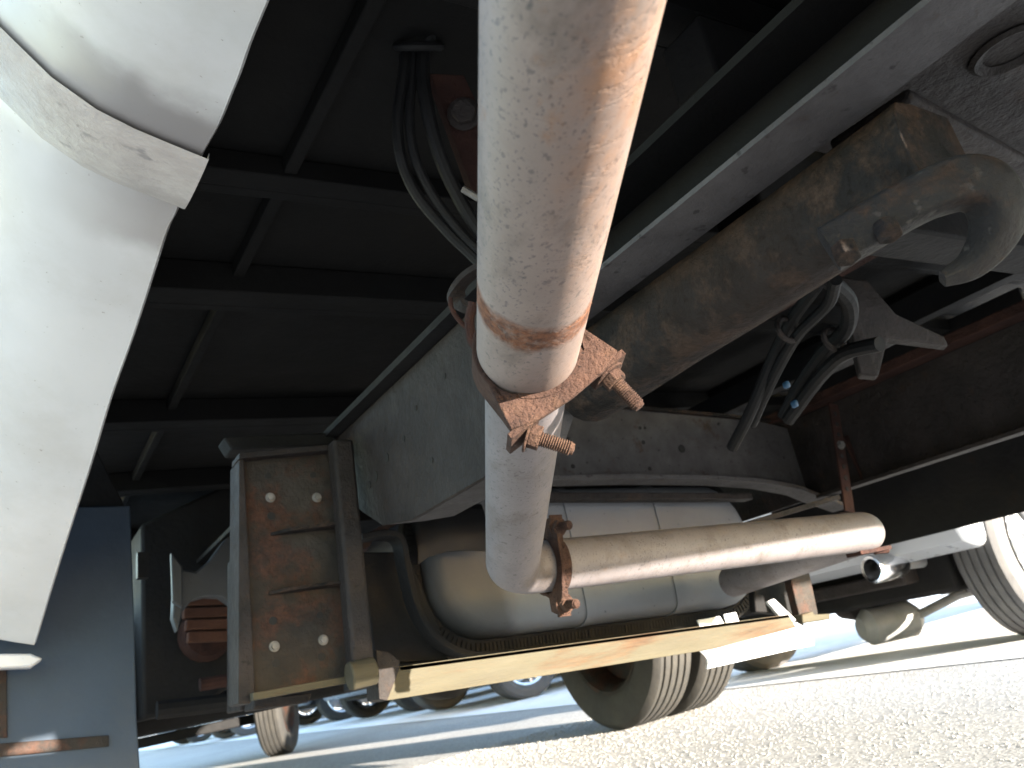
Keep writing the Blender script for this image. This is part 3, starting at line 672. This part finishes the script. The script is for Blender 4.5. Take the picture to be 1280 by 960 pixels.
# right hand bracket of the bar
b = MB(); b.prism([at(988, 722, y=by + .03), at(1012, 716, y=by + .03), at(1023, 768, y=by + .03), at(1000, 772, y=by + .03)], (0, .02, 0)); b.build('bar_hanger', M['rust_plate'], T, bevel=.002)
MB().prism([at(1003, 768, y=by + .01), at(1016, 764, y=by + .01), at(1018, 768, y=by + .01), at(1038, 767, y=by + .01), at(1038, 774, y=by + .01), at(1004, 779, y=by + .01)], (0, .03, 0)).build('bar_end_lug', M['bar_paint'], T, bevel=.002)
MB().prism([at(940, 700, y=by + .10), at(1000, 712, y=by + .10), at(1010, 770, y=by + .10), at(945, 765, y=by + .10)], (0, .02, 0)).build('bar_gusset', M['black_under'], T, bevel=.003)
MB().prism([at(960, 752, y=by + .02), at(968, 748, y=by + .02), at(996, 775, y=by + .02), at(985, 782, y=by + .02)], (0, .01, 0)).build('gusset_lug', M['white_flap'], T, bevel=.002)
# white curved flap hung under the bar's right end
A1, A2 = at(872, 812, y=by + .012), at(996, 778, y=by + .012); B1, B2 = at(884, 836, y=by - .02), at(1018, 806, y=by - .02)
b = MB(); rows = []
for i in range(9):
    t = i / 8; rows.append([A1.lerp(A2, t).lerp(B1.lerp(B2, t), s_) + V((0, -.014 * math.sin(math.pi * s_) , 0)) for s_ in [j / 5 for j in range(6)]])
vs = [p for r in rows for p in r] + [p + V((0, .004, .001)) for r in rows for p in r]; fs = []; o_ = 54
for i in range(8):
    for j in range(5):
        fs.append((i * 6 + j, i * 6 + j + 1, (i + 1) * 6 + j + 1, (i + 1) * 6 + j)); fs.append((o_ + i * 6 + j, o_ + (i + 1) * 6 + j, o_ + (i + 1) * 6 + j + 1, o_ + i * 6 + j + 1))
    fs.append((i * 6 + 5, (i + 1) * 6 + 5, o_ + (i + 1) * 6 + 5, o_ + i * 6 + 5))
for j in range(5): fs.append((j, j + 1, o_ + j + 1, o_ + j)); fs.append((48 + j, o_ + 48 + j, o_ + 49 + j, 49 + j))
b.add(vs, fs); b.build('hanging_flap', M['white_flap'], T, ang=60, label='white curved flap under the right end of the bar')
MB().prism([at(872, 775, y=by + .04), at(900, 770, y=by + .04), at(908, 784, y=by + .04), at(878, 790, y=by + .04)], (0, .004, 0)).build('reflector_tab', M['white_flap'], T, bevel=.001)
MB().prism([at(905, 768, y=by + .04), at(920, 765, y=by + .04), at(925, 779, y=by + .04), at(909, 782, y=by + .04)], (0, .004, 0)).build('reflector_tab', M['white_flap'], T, bevel=.001)

# rusty hanger plate on the left with ribs, bolts, post
hy = 1.25
pl = MB().prism([at(303, 572, y=hy), at(416, 562, y=hy), at(440, 846, y=hy), at(318, 868, y=hy)], (0, .008, 0)).build('hanger_plate', M['rust_plate'], T, bevel=.001, label='rust-blotched bracket plate with two ribs')
MB().prism([at(299, 574, y=hy - .012), at(305, 574, y=hy - .012), at(319, 868, y=hy - .012), at(312, 880, y=hy - .012), at(298, 880, y=hy - .012)], (0, .06, 0)).build('side_flange', M['chassis'], pl, bevel=.001)
a_, c_ = at(316, 866, y=hy - .03), at(438, 844, y=hy - .03)
MB().prism([a_, c_, c_ + V((0, 0, -.010)), a_ + V((0, 0, -.010))], (0, .029, 0)).build('bottom_lip', M['bar_paint'], pl, bevel=.001)
MB().prism([at(299, 566, y=hy - .02), at(418, 555, y=hy - .02), at(418, 562, y=hy - .02), at(299, 573, y=hy - .02)], (0, .05, 0)).build('top_lip', M['chassis'], pl, bevel=.001)
MB().prism([at(280, 546, y=hy + .04), at(420, 540, y=hy + .04), at(420, 556, y=hy + .04), at(290, 562, y=hy + .04)], (0, .05, 0)).build('mounting_beam', M['black_under'], T, bevel=.003)
for (xa, ya, xb, yb) in ((338, 670, 418, 661), (336, 744, 424, 733)):
    a_, c_ = at(xa, ya, y=hy - .001), at(xb, yb, y=hy - .001)
    MB().prism([a_, c_, c_ + V((0, -.03, 0)), a_.lerp(c_, .25) + V((0, -.024, 0))], (0, 0, .005)).build('rib', M['chassis_rust'], pl, bevel=.0008)
for (px, py) in ((338, 622), (396, 622), (343, 808), (404, 800)):
    p = at(px, py, y=hy - .0005); MB().hexbolt(p, (0, -1, 0), .0058, .005, True).build('bolt', M['bolt_zinc'], pl, bevel=.0006)
for (px, py, r) in ((335, 595, .005), (391, 594, .005), (339, 645, .006), (341, 776, .006), (400, 769, .005), (345, 829, .006), (402, 821, .006)):
    p = at(px, py, y=hy); MB().cyl(p + V((0, -.0012, 0)), p + V((0, .002, 0)), r, 12).build('bolt_hole', M['black_hole'], pl)
ps = MB().beam(at(425, 552, y=hy - .035), at(452, 850, y=hy - .035), .034, .034, up=(0, 1, 0)).build('post', M['chassis'], T, bevel=.006)
e0 = at(436, 846, y=hy - .05); e1 = at(468, 838, y=hy - .05); MB().cyl(e0, e1, .020, 18).build('post_foot', M['bar_paint'], ps, bevel=.003)

# right frame rail and far skirt
rx2 = 1.72
z0, z1 = HC + rx2 / 8.0, HC + rx2 / 4.15
rr_ = MB().prism([V((rx2, .62, z0)), V((rx2, 7.6, z0)), V((rx2, 7.6, z1)), V((rx2, -.3, z1)), V((rx2, -.3, z1 - .05)), V((rx2, .5, z1 - .05))], (.008, 0, 0)).build('frame_rail', M['chassis'], T)
MB().box2((rx2 - .05, .62, z0 - .009), (rx2 + .0, 1.30, z0 - .001)).build('bottom_flange', M['chassis'], rr_, bevel=.001)
MB().box2((rx2 - .065, -.3, z1), (rx2 - .002, 7.6, z1 + .022)).build('top_flange', M['rust_dark'], rr_, bevel=.002)
MB().box2((2.25, .95, HC + 2.25 / 26.5), (2.27, 1.95, .98)).build('side_skirt', M['black_under'], T, bevel=.003, label='black far side skirt')
MB().box2((rx2 + .02, -.3, z1 + .1), (rx2 + .06, 5.6, z1 + .16)).build('floor_longeron', M['black_under'], T)
MB().box2((1.30, -.3, .88), (1.33, 5.6, .93)).build('brake_conduit', M['rust_dark'], T)

# perforated hanger strap and brace
b = MB(); s0, s1 = at(1041, 505, y=1.16), at(1062, 640, y=1.16); dv = (s1 - s0).normalized(); hs = (dv.cross(V((0, 1, 0)))).normalized()
st_o = b.beam(s0, s1, .030, .005, up=(0, 1, 0)).build('perforated_strap', M['rust_dark'], T, bevel=.0008)
for i in range(8):
    p = s0.lerp(s1, .10 + .1 * i) + V((0, -.003, 0))
    if i == 3: MB().hexbolt(p, (0, -1, 0), .008, .006, True).build('bolt', M['bolt_zinc'], st_o)
    else: MB().cyl(p + V((0, -.001, 0)), p + V((0, .001, 0)), .0055, 10).build('bolt_hole', M['black_hole'], st_o)
MB().beam(at(1056, 545, y=1.2), at(1082, 602, y=1.2), .018, .006, up=(0, 1, 0)).build('strap_brace', M['rust_dark'], T)
MB().beam(at(935, 655, y=1.28), at(1046, 622, y=1.28), .02, .012).build('cross_strip', M['chassis'], T, bevel=.001)
b = MB(); b.prism([at(1050, 640, y=.98), at(1070, 640, y=.98), at(1074, 652, y=.98), at(1046, 652, y=.98)], (0, .04, 0)); b.build('hanger_shoe', M['rust_dark'], T, bevel=.002)
b = MB(); c3 = at(1083, 690, d=1.40); b.beam(c3 + V((-.035, 0, 0)), c3 + V((.05, 0, .0)), .03, .007); b.cyl(c3 + V((.02, 0, -.002)), c3 + V((.045, -.01, -.004)), .005, 8); b.build('lower_clamp', M['rust_dark'], T, bevel=.001)

# hoses on the right with clips
for (pts, r, dd) in (([(1035, 335), (1015, 365), (990, 400), (965, 450), (938, 515), (915, 560)], .010, 1.0), ([(1045, 350), (1035, 380), (1000, 415), (978, 450), (958, 490), (940, 530)], .009, .98),
                 ([(1030, 345), (1060, 375), (1058, 410), (1030, 440), (1005, 475), (980, 520)], .013, 1.02), ([(1100, 430), (1060, 440), (1035, 460), (1010, 490), (985, 525)], .012, 1.06)):
    MB().tube(smooth_path([at(x, y, d=dd + .05 * i) for i, (x, y) in enumerate(pts)], 5), r * .85, 10).build('hose', M['hose'], T)
for (px, py, d_) in ((985, 412, 1.09), (1042, 424, 1.13)):
    c = at(px, py, d=d_); MB().tube([c + V((.02 * math.cos(t) , .0 , .016 * math.sin(t))) for t in [2 * math.pi * i / 14 for i in range(14)]], .004, 6, closed=True).build('hose_clip', M['chassis'], T)
for (px, py) in ((983, 481), (993, 505)):
    c = at(px, py, d=1.10); MB().box(c, (.007, .010, .010)).build('cable_tie', M['blue_tie'], T, bevel=.003)
b = MB(); b.prism([at(1048, 345, d=1.2), at(1085, 350, d=1.2), at(1120, 392, d=1.22), at(1180, 420, d=1.25), at(1186, 432, d=1.25), at(1110, 422, d=1.22), at(1098, 470, d=1.2), at(1075, 468, d=1.2)], (.02, .02, .0)); b.build('hose_bracket', M['chassis'], T, bevel=.003)

# hose bundle and red bracket upper left
dd = .92
hs_ = []
for (pts, r) in (([(545, -60), (528, 0), (510, 40), (505, 90), (497, 150), (502, 200), (522, 245), (560, 290), (596, 325), (640, 370)], .0075), ([(550, -60), (540, 0), (520, 45), (515, 100), (512, 150), (520, 200), (545, 250), (585, 300), (640, 350)], .0065),
                 ([(560, -60), (545, 10), (532, 50), (528, 90), (533, 130), (545, 180), (565, 230), (600, 290), (640, 330)], .0095), ([(515, -60), (510, -5), (514, 30), (530, 55), (540, 40), (545, 0), (540, -40)], .008)):
    hs_.append(MB().tube(smooth_path([at(x, y, d=dd + .012 * math.sin(i)) for i, (x, y) in enumerate(pts)], 5), r * .85, 10).build('hose', M['hose'], T))
c = at(523, 58, d=dd - .005); MB().tube([c + (xr * .024 * math.cos(t) + (yd * .008 - zf * .02) * math.sin(t)) for t in [2 * math.pi * i / 16 for i in range(16)]], .005, 8, closed=True).build('hose_tie', M['hose'], T)
b = MB(); b.prism([at(538, 92, d=.93), at(580, 94, d=.93), at(606, 150, d=.93), at(612, 262, d=.93), at(590, 236, d=.93)], (.0, .012, .008)); rb = b.build('red_oxide_bracket', M['rust_dark'], T, bevel=.001, label='red-brown bracket behind the hose bundle')
p = at(580, 143, d=.925); MB().hexbolt(p, -zf, .014, .012, True).build('bolt', M['chassis'], rb, bevel=.001)
b = MB(); b.tube([at(578, 236, d=.90), at(598, 248, d=.90)], .004, 8); b.build('hose_end_clip', M['bolt_zinc'], T)
MB().prism([at(545, -40, d=1.0), at(585, -40, d=1.0), at(590, 90, d=1.0), at(555, 95, d=1.0)], (.02, .02, 0)).build('hose_stay', M['black_under'], T, bevel=.002)

# wheels
def tyre_bm(b, c, ax, R, w, rim, grooves=4, seg=56):
    ax = V(ax).normalized(); pr = [(rim, -w * .40), (rim + .02, -w * .47), (R * .80, -w * .52), (R * .94, -w * .49), (R * .985, -w * .43)]
    n = grooves; x = -w * .40; step = w * .80 / (2 * n + 1)
    for i in range(n):
        x += step; pr += [(R, x - step * .8), (R, x), (R - .009, x + .002)]; x += step * .55; pr += [(R - .009, x - .002), (R, x + .001)]; x += step * .45
    pr += [(R, w * .40), (R * .985, w * .43), (R * .94, w * .49), (R * .80, w * .52), (rim + .02, w * .47), (rim, w * .40)]
    b.lathe(pr, c, ax, seg, closed=True); return b
def truck_wheel(c, ax, R=.355, w=.19, steer=0):
    ax = V(ax).normalized(); c = V(c)
    ty_ = tyre_bm(MB(), c, ax, R, w, R * .60).build('tyre', M['tyre'], None, ang=25)
    b = MB(); r = R * .60
    b.lathe([(r, -w * .44), (r + .012, -w * .46), (r - .004, -w * .40), (r - .02, -w * .30), (r - .03, w * .1), (r * .55, w * .18), (r * .5, w * .10), (.0, w * .10), (0, w * .16), (r * .5, w * .2), (r - .02, w * .3), (r, w * .44)], c, ax, 40, closed=False)
    return ty_, b.build('rim', M['rust_plate'], None, ang=40)
def add_wheel(c, ax, **k):
    e = bpy.data.objects.new('wheel', None); COL.objects.link(e); e.parent = T; e.location = V(c) - T.location
    for o in truck_wheel((0, 0, 0), ax, **k): o.parent = e; o.location = (0, 0, 0)
    return e
wy = 2.80
w1 = at(764, 908, z=0); w2 = at(905, 893, z=0)
RW = .355
add_wheel((2.13, wy, RW), (1, 0, 0)); add_wheel((2.37, wy, RW), (1, 0, 0))
add_wheel((-.02, wy, RW), (1, 0, 0)); add_wheel((.18, wy, RW), (1, 0, 0))
wf = at(352, 943, z=0)
add_wheel((wf.x, wf.y, RW), (math.cos(.5), -math.sin(.5), 0)); add_wheel((.05, wf.y, RW), (1, 0, 0))
b = MB(); b.cyl((.28, wy, RW + .03), (1.93, wy, RW + .03), .042, 16); b.lathe([(.0, -.14), (.06, -.13), (.10, -.06), (.10, .06), (.06, .13), (0, .14)], (1.35, wy, RW), (0, 1, 0), 20, closed=False); b.build('rear_axle', M['black_under'], T)
b = MB(); b.beam((.15, wf.y, RW - .06), (1.75, wf.y, RW - .06), .09, .07); b.build('front_axle', M['black_under'], T, bevel=.01)
for x in (.62, 1.6):
    for k in range(3): MB().box2((x, wy - .55 + k * .12, RW + .06 + k * .014), (x + .07, wy + .55 - k * .12, RW + .072 + k * .014)).build('spring_leaf', M['rust_dark'], T, bevel=.002)
b = MB(); b.tube([(1.05, wy - .1, .40), (1.08, 5.6, .55)], .045, 14); b.build('drive_shaft', M['chassis'], T)
MB().box2((.75, 5.6, .42), (1.45, 7.2, .98)).build('engine', M['black_under'], T, bevel=.05)
# left-side hardware behind the mud flap: arched guard, brake ribs, links
ay = 2.05
arch = [at(168, 640, y=ay), at(300, 640, y=ay), at(304, 815, y=ay)]
ar = [(302, 800), (298, 775), (290, 756), (276, 746), (258, 745), (240, 750), (228, 765), (222, 790), (216, 772), (218, 735), (226, 712), (245, 715), (262, 700), (280, 675), (302, 660)]
MB().prism([at(x, y, y=ay) for x, y in ar], (0, .04, 0)).build('wheel_guard', M['guard_grey'], T, bevel=.004)
for i in range(4):
    t = i / 3; a_ = at(226 + 8 * t, 752 + 15 * i, y=ay + .25); c_ = at(286, 750 + 15 * i, y=ay + .25)
    MB().beam(a_, c_, .03, .026).build('brake_rib', M['brake_rust'], T, bevel=.003)
b = MB(); b.lathe([(.0, 0), (.06, 0), (.07, .02), (.075, .1), (0, .1)], at(262, 790, y=ay + .3), (0, 1, 0), 20, closed=False); b.build('brake_drum', M['rust_dark'], T)
MB().prism([at(172, 690, y=2.2), at(186, 690, y=2.2), at(186, 722, y=2.2), at(172, 722, y=2.2)], (0, .03, 0)).build('link_plate', M['dark_shield'], T)
MB().prism([at(214, 690, y=2.0), at(228, 708, y=2.0), at(228, 760, y=2.0), at(216, 752, y=2.0)], (0, .02, 0)).build('guard_edge', M['guard_grey'], T, bevel=.003)
MB().prism([at(176, 655, y=2.4), at(296, 600, y=2.4), at(300, 850, y=2.4), at(250, 885, y=2.4), at(178, 900, y=2.4)], (0, .3, 0)).build('splash_shield', M['black_under'], T, bevel=.01)
b = MB(); b.tube([at(196, 888, y=2.3), at(300, 876, y=2.3)], .022, 10); b.build('link_rod', M['black_under'], T)
b = MB(); b.tube([at(250, 856, y=2.25), at(310, 846, y=2.25)], .016, 10); b.build('link_rod', M['rust_dark'], T)
MB().prism([at(300, 690, y=1.5), at(312, 690, y=1.5), at(316, 886, y=1.5), at(300, 889, y=1.5)], (0, .1, 0)).build('hanger_side_plate', M['chassis'], T, bevel=.003)
MB().prism([at(318, 872, y=1.44), at(390, 866, y=1.44), at(386, 878, y=1.44), at(316, 888, y=1.44)], (0, .06, 0)).build('hanger_foot', M['chassis'], T, bevel=.003)

# ------------------------------------------------------------------ cars of the yard
def build_car(name, label, paint, R=.32, L=4.4, wd=1.76, sill=.22, under=None, rear=.30, tyre='tyre', height=1.5, group=None, rimmat='silver'):
    root = thing(name, label, 'car', (0, 0, 0), group)
    xa, xb = -L * rear, L * .305
    pts = [(-L / 2, sill + .16), (-L / 2 + .06, sill + .05)]
    def arch(xc):
        rr0 = R + (.06 if not under else .02); out = []
        for i in range(11):
            a = math.pi - math.pi * i / 10; out.append((xc + rr0 * math.cos(a), max(sill, R + rr0 * math.sin(a))))
        return out
    pts += arch(xa) + arch(xb) + [(L / 2 - .1, sill), (L / 2, sill + .14), (L / 2 - .02, .62), (L / 2 - .16, .80), (L * .22, .92), (-L * .46, .96), (-L / 2 + .02, .72)]
    MB().prism([V((x, -wd / 2, z)) for x, z in pts], (0, wd, 0)).build('body', M[paint], root, bevel=.045, seg=3)
    cab = [(-L * .47, .95), (-L * .40, height - .06), (-L * .30, height), (L * .06, height), (L * .24, .93)]
    b = MB(); lo = wd / 2 - .06; hi = wd / 2 - .22
    vs = []
    for sg in (-1, 1):
        for x, z in cab: vs.append((x, sg * (lo if z < 1.0 else hi), z))
    b.add(vs, [(0, 1, 2, 3, 4), (9, 8, 7, 6, 5), (0, 5, 6, 1), (1, 6, 7, 2), (2, 7, 8, 3), (3, 8, 9, 4), (4, 9, 5, 0)]); b.build('windows', M['glass'], root, bevel=.03)
    MB().box2((-L * .38, -hi, height - .008), (L * .05, hi, height + .014)).build('roof', M[paint], root, bevel=.012)
    MB().box2((-L / 2 + .25, -wd / 2 + .24, under or sill + .01), (L / 2 - .25, wd / 2 - .12, .66)).build('underbody', M['black_under'], root, bevel=.02)
    for sg in (-1, 1):
        MB().box2((-L / 2 - .006, sg * (wd / 2 - .30), .70), (-L / 2 + .05, sg * (wd / 2 - .06), .86)).build('tail_light', M['lamp_red'], root, bevel=.01)
        MB().box2((L / 2 - .10, sg * (wd / 2 - .36), .60), (L / 2 - .005, sg * (wd / 2 - .08), .72)).build('headlight', M['lamp_clear'], root, bevel=.015)
    for xc in (xa, xb):
        for sg in (-1, 1):
            e = bpy.data.objects.new('wheel', None); COL.objects.link(e); e.parent = root; e.location = (xc, sg * (wd / 2 - .10), R)
            t = tyre_bm(MB(), (0, 0, 0), (0, sg, 0), R, .20, R * .66, 4, 40).build('tyre', M[tyre], None, ang=25); t.parent = e
            b = MB(); r = R * .66
            b.lathe([(r, .085), (r + .006, .095), (r - .012, .085), (r - .02, .04), (r - .03, -.08)], (0, 0, 0), (0, sg, 0), 32, closed=False)
            b.lathe([(.0, .085), (.045, .08), (.06, .05), (.06, .03), (0, .03)], (0, 0, 0), (0, sg, 0), 16, closed=False)
            for k in range(5):
                a = 2 * math.pi * k / 5
                for da in (-.13, .13):
                    d0 = V((math.cos(a + da * .5), 0, math.sin(a + da * .5))); d1_ = V((math.cos(a + da * 1.3), 0, math.sin(a + da * 1.3)))
                    b.beam(d0 * .05 + V((0, sg * .065, 0)), d1_ * (r - .012) + V((0, sg * .075, 0)), .022, .022, up=(0, 1, 0))
            b.lathe([(0, -.05), (r - .05, -.05), (r - .05, -.045), (0, -.045)], (0, 0, 0), (0, sg, 0), 24, closed=False)
            q = b.build('rim', M[rimmat], None, ang=40); q.parent = e
    return root
def exhaust_set(root, L, y, sill):
    b = MB(); b.lathe([(.044, 0), (.054, -.004), (.058, .01), (.056, .15), (.03, .19), (.03, .18), (.05, .14), (.044, 0)], (-L / 2 - .03, y, sill + .10), (1, -.15, 0), 24); b.build('exhaust_tip', M['chrome'], root)
    b = MB(); b.tube([(-L / 2 + .1, y - .02, sill + .10), (-L / 2 + .3, y - .05, sill + .09)], .026, 12); b.lathe([(0, 0), (.07, 0), (.085, .03), (.085, .34), (.07, .37), (0, .37)], (-L / 2 + .28, y - .05, sill + .09), (.9, -.35, 0), 20, closed=False); b.build('muffler', M['silver'], root)
def place(root, loc, rz):
    root.location = loc; root.rotation_euler = (0, 0, rz)
def copy_tree(o, parent=None):
    c = o.copy(); COL.objects.link(c)
    if parent is not None: c.parent = parent
    for ch in list(o.children): copy_tree(ch, c)
    return c
# silver car with its back to the truck, close on the right
wR = at(1274, 800, z=0); wL = at(985, 834, z=0)
suv = build_car('parked_car', 'silver white car backed up close, chrome exhaust tip under its bumper', 'car_silver', R=.365, L=4.5, wd=1.80, sill=.37, under=.235, rear=.375, tyre='tyre_grey')
SX = wR.x + .10; SY0 = wR.y - .10
tp_ = at(1090, 712, x=SX + 4.5 * .375 - 2.28); exhaust_set(suv, 4.5, tp_.y - SY0 - .80, tp_.z - .10)
ax_ = -4.5 * .375
b = MB(); b.tube([(ax_, -.75, .30), (ax_, .75, .30)], .045, 12); b.lathe([(0, -.15), (.09, -.12), (.12, 0), (.09, .12), (0, .15)], (ax_, .05, .28), (0, 1, 0), 18, closed=False); b.build('rear_axle', M['chassis'], suv)
for sy in (-.55, .55):
    MB().beam((ax_ - .05, sy, .24), (ax_ + .75, sy * .9, .27), .07, .05).build('trailing_arm', M['dusty'], suv, bevel=.008)
    b = MB(); b.tube([(ax_ + .02 + .05 * math.cos(t), sy * .82 + .05 * math.sin(t), .30 + .0035 * t) for t in [q * .5 for q in range(64)]], .008, 6); b.build('coil_spring', M['dusty'], suv)
    b = MB(); b.cyl((ax_ - .12, sy * 1.1, .22), (ax_ - .08, sy * 1.05, .55), .028, 12); b.build('damper', M['tank_grey'], suv)
b = MB(); b.tube(smooth_path([(-1.95, .1, .36), (-1.5, .18, .36), (-1.2, .2, .24), (-.5, .16, .22), (.6, .1, .22)], 5), .026, 10); b.build('exhaust_run', M['silver'], suv)
MB().box2((-1.15, -.62, .20), (-.45, .02, .26)).build('plastic_tank', M['dark_shield'], suv, bevel=.03)
MB().box2((-1.05, .28, .225), (-.2, .62, .245)).build('heat_shield', M['silver'], suv, bevel=.01)
MB().box2((-2.10, -.5, .30), (-1.98, .5, .36)).build('tow_beam', M['chassis'], suv, bevel=.01)
place(suv, (SX + 4.5 * .375, SY0 + .80, 0), math.radians(0))
MB().box2((-2.262, -.84, .30), (-2.06, .84, .425)).build('lower_bumper', M['car_silver'], suv, bevel=.03); suv.children[-1].location = (0, 0, 0)
sp_ = at(1076, 786, x=3.5) - suv.location
b = MB(); b.lathe([(0, 0), (.05, 0), (.085, .04), (.085, .26), (.05, .30), (0, .30)], sp_, (.85, -.40, .0), 20, closed=False); b.tube([sp_ + V((.2, -.15, .0)), sp_ + V((.34, -.32, .06)), sp_ + V((.5, -.55, .08))], .022, 10); b.build('silencer', M['dull_steel'], suv)
for o in suv.children:
    if o.name.startswith('silencer'): o.location = (0, 0, 0)
sp_ = at(1010, 742, x=3.3) - suv.location; sq_ = at(1190, 700, x=3.3) - suv.location
b = MB(); b.beam(sp_, sq_, .05, .03); b.build('bumper_beam', M['chassis'], suv, bevel=.006); suv.children[-1].location = (0, 0, 0)
# further cars in the row
G = 'cars parked in a row beyond the truck'
base = build_car('parked_car', 'parked car with light grey tyre and spoked wheel just left of the twin truck tyres', 'car_white', tyre='tyre_grey', rear=.375, group=G)
base.location = (5.35, 7.0, 0)
specs = [('dark-tyred parked car under the khaki bar, next beyond the light grey tyre', 'car_grey', (5.5, 9.4)), ('parked car with dark tyres under the left end of the khaki bar', 'car_grey', (5.6, 12.2)),
         ('distant pale car seen beside the truck front wheel', 'car_white', (5.1, 15.2)), ('farthest pale car, just right of the blue-grey mud flap', 'car_silver', (5.0, 18.6))]
for lab, pm, (x, y) in specs:
    c = copy_tree(base); c['label'] = lab; c['group'] = G; c.location = (x, y, 0)
    for ch in c.children:
        if ch.name.split('.')[0] in ('body', 'roof'): ch.data = ch.data.copy(); ch.data.materials[0] = M[pm]
        if pm != 'car_white' and ch.name.split('.')[0] == 'wheel':
            for t in ch.children:
                if t.name.startswith('tyre'): t.data = t.data.copy(); t.data.materials[0] = M['tyre']
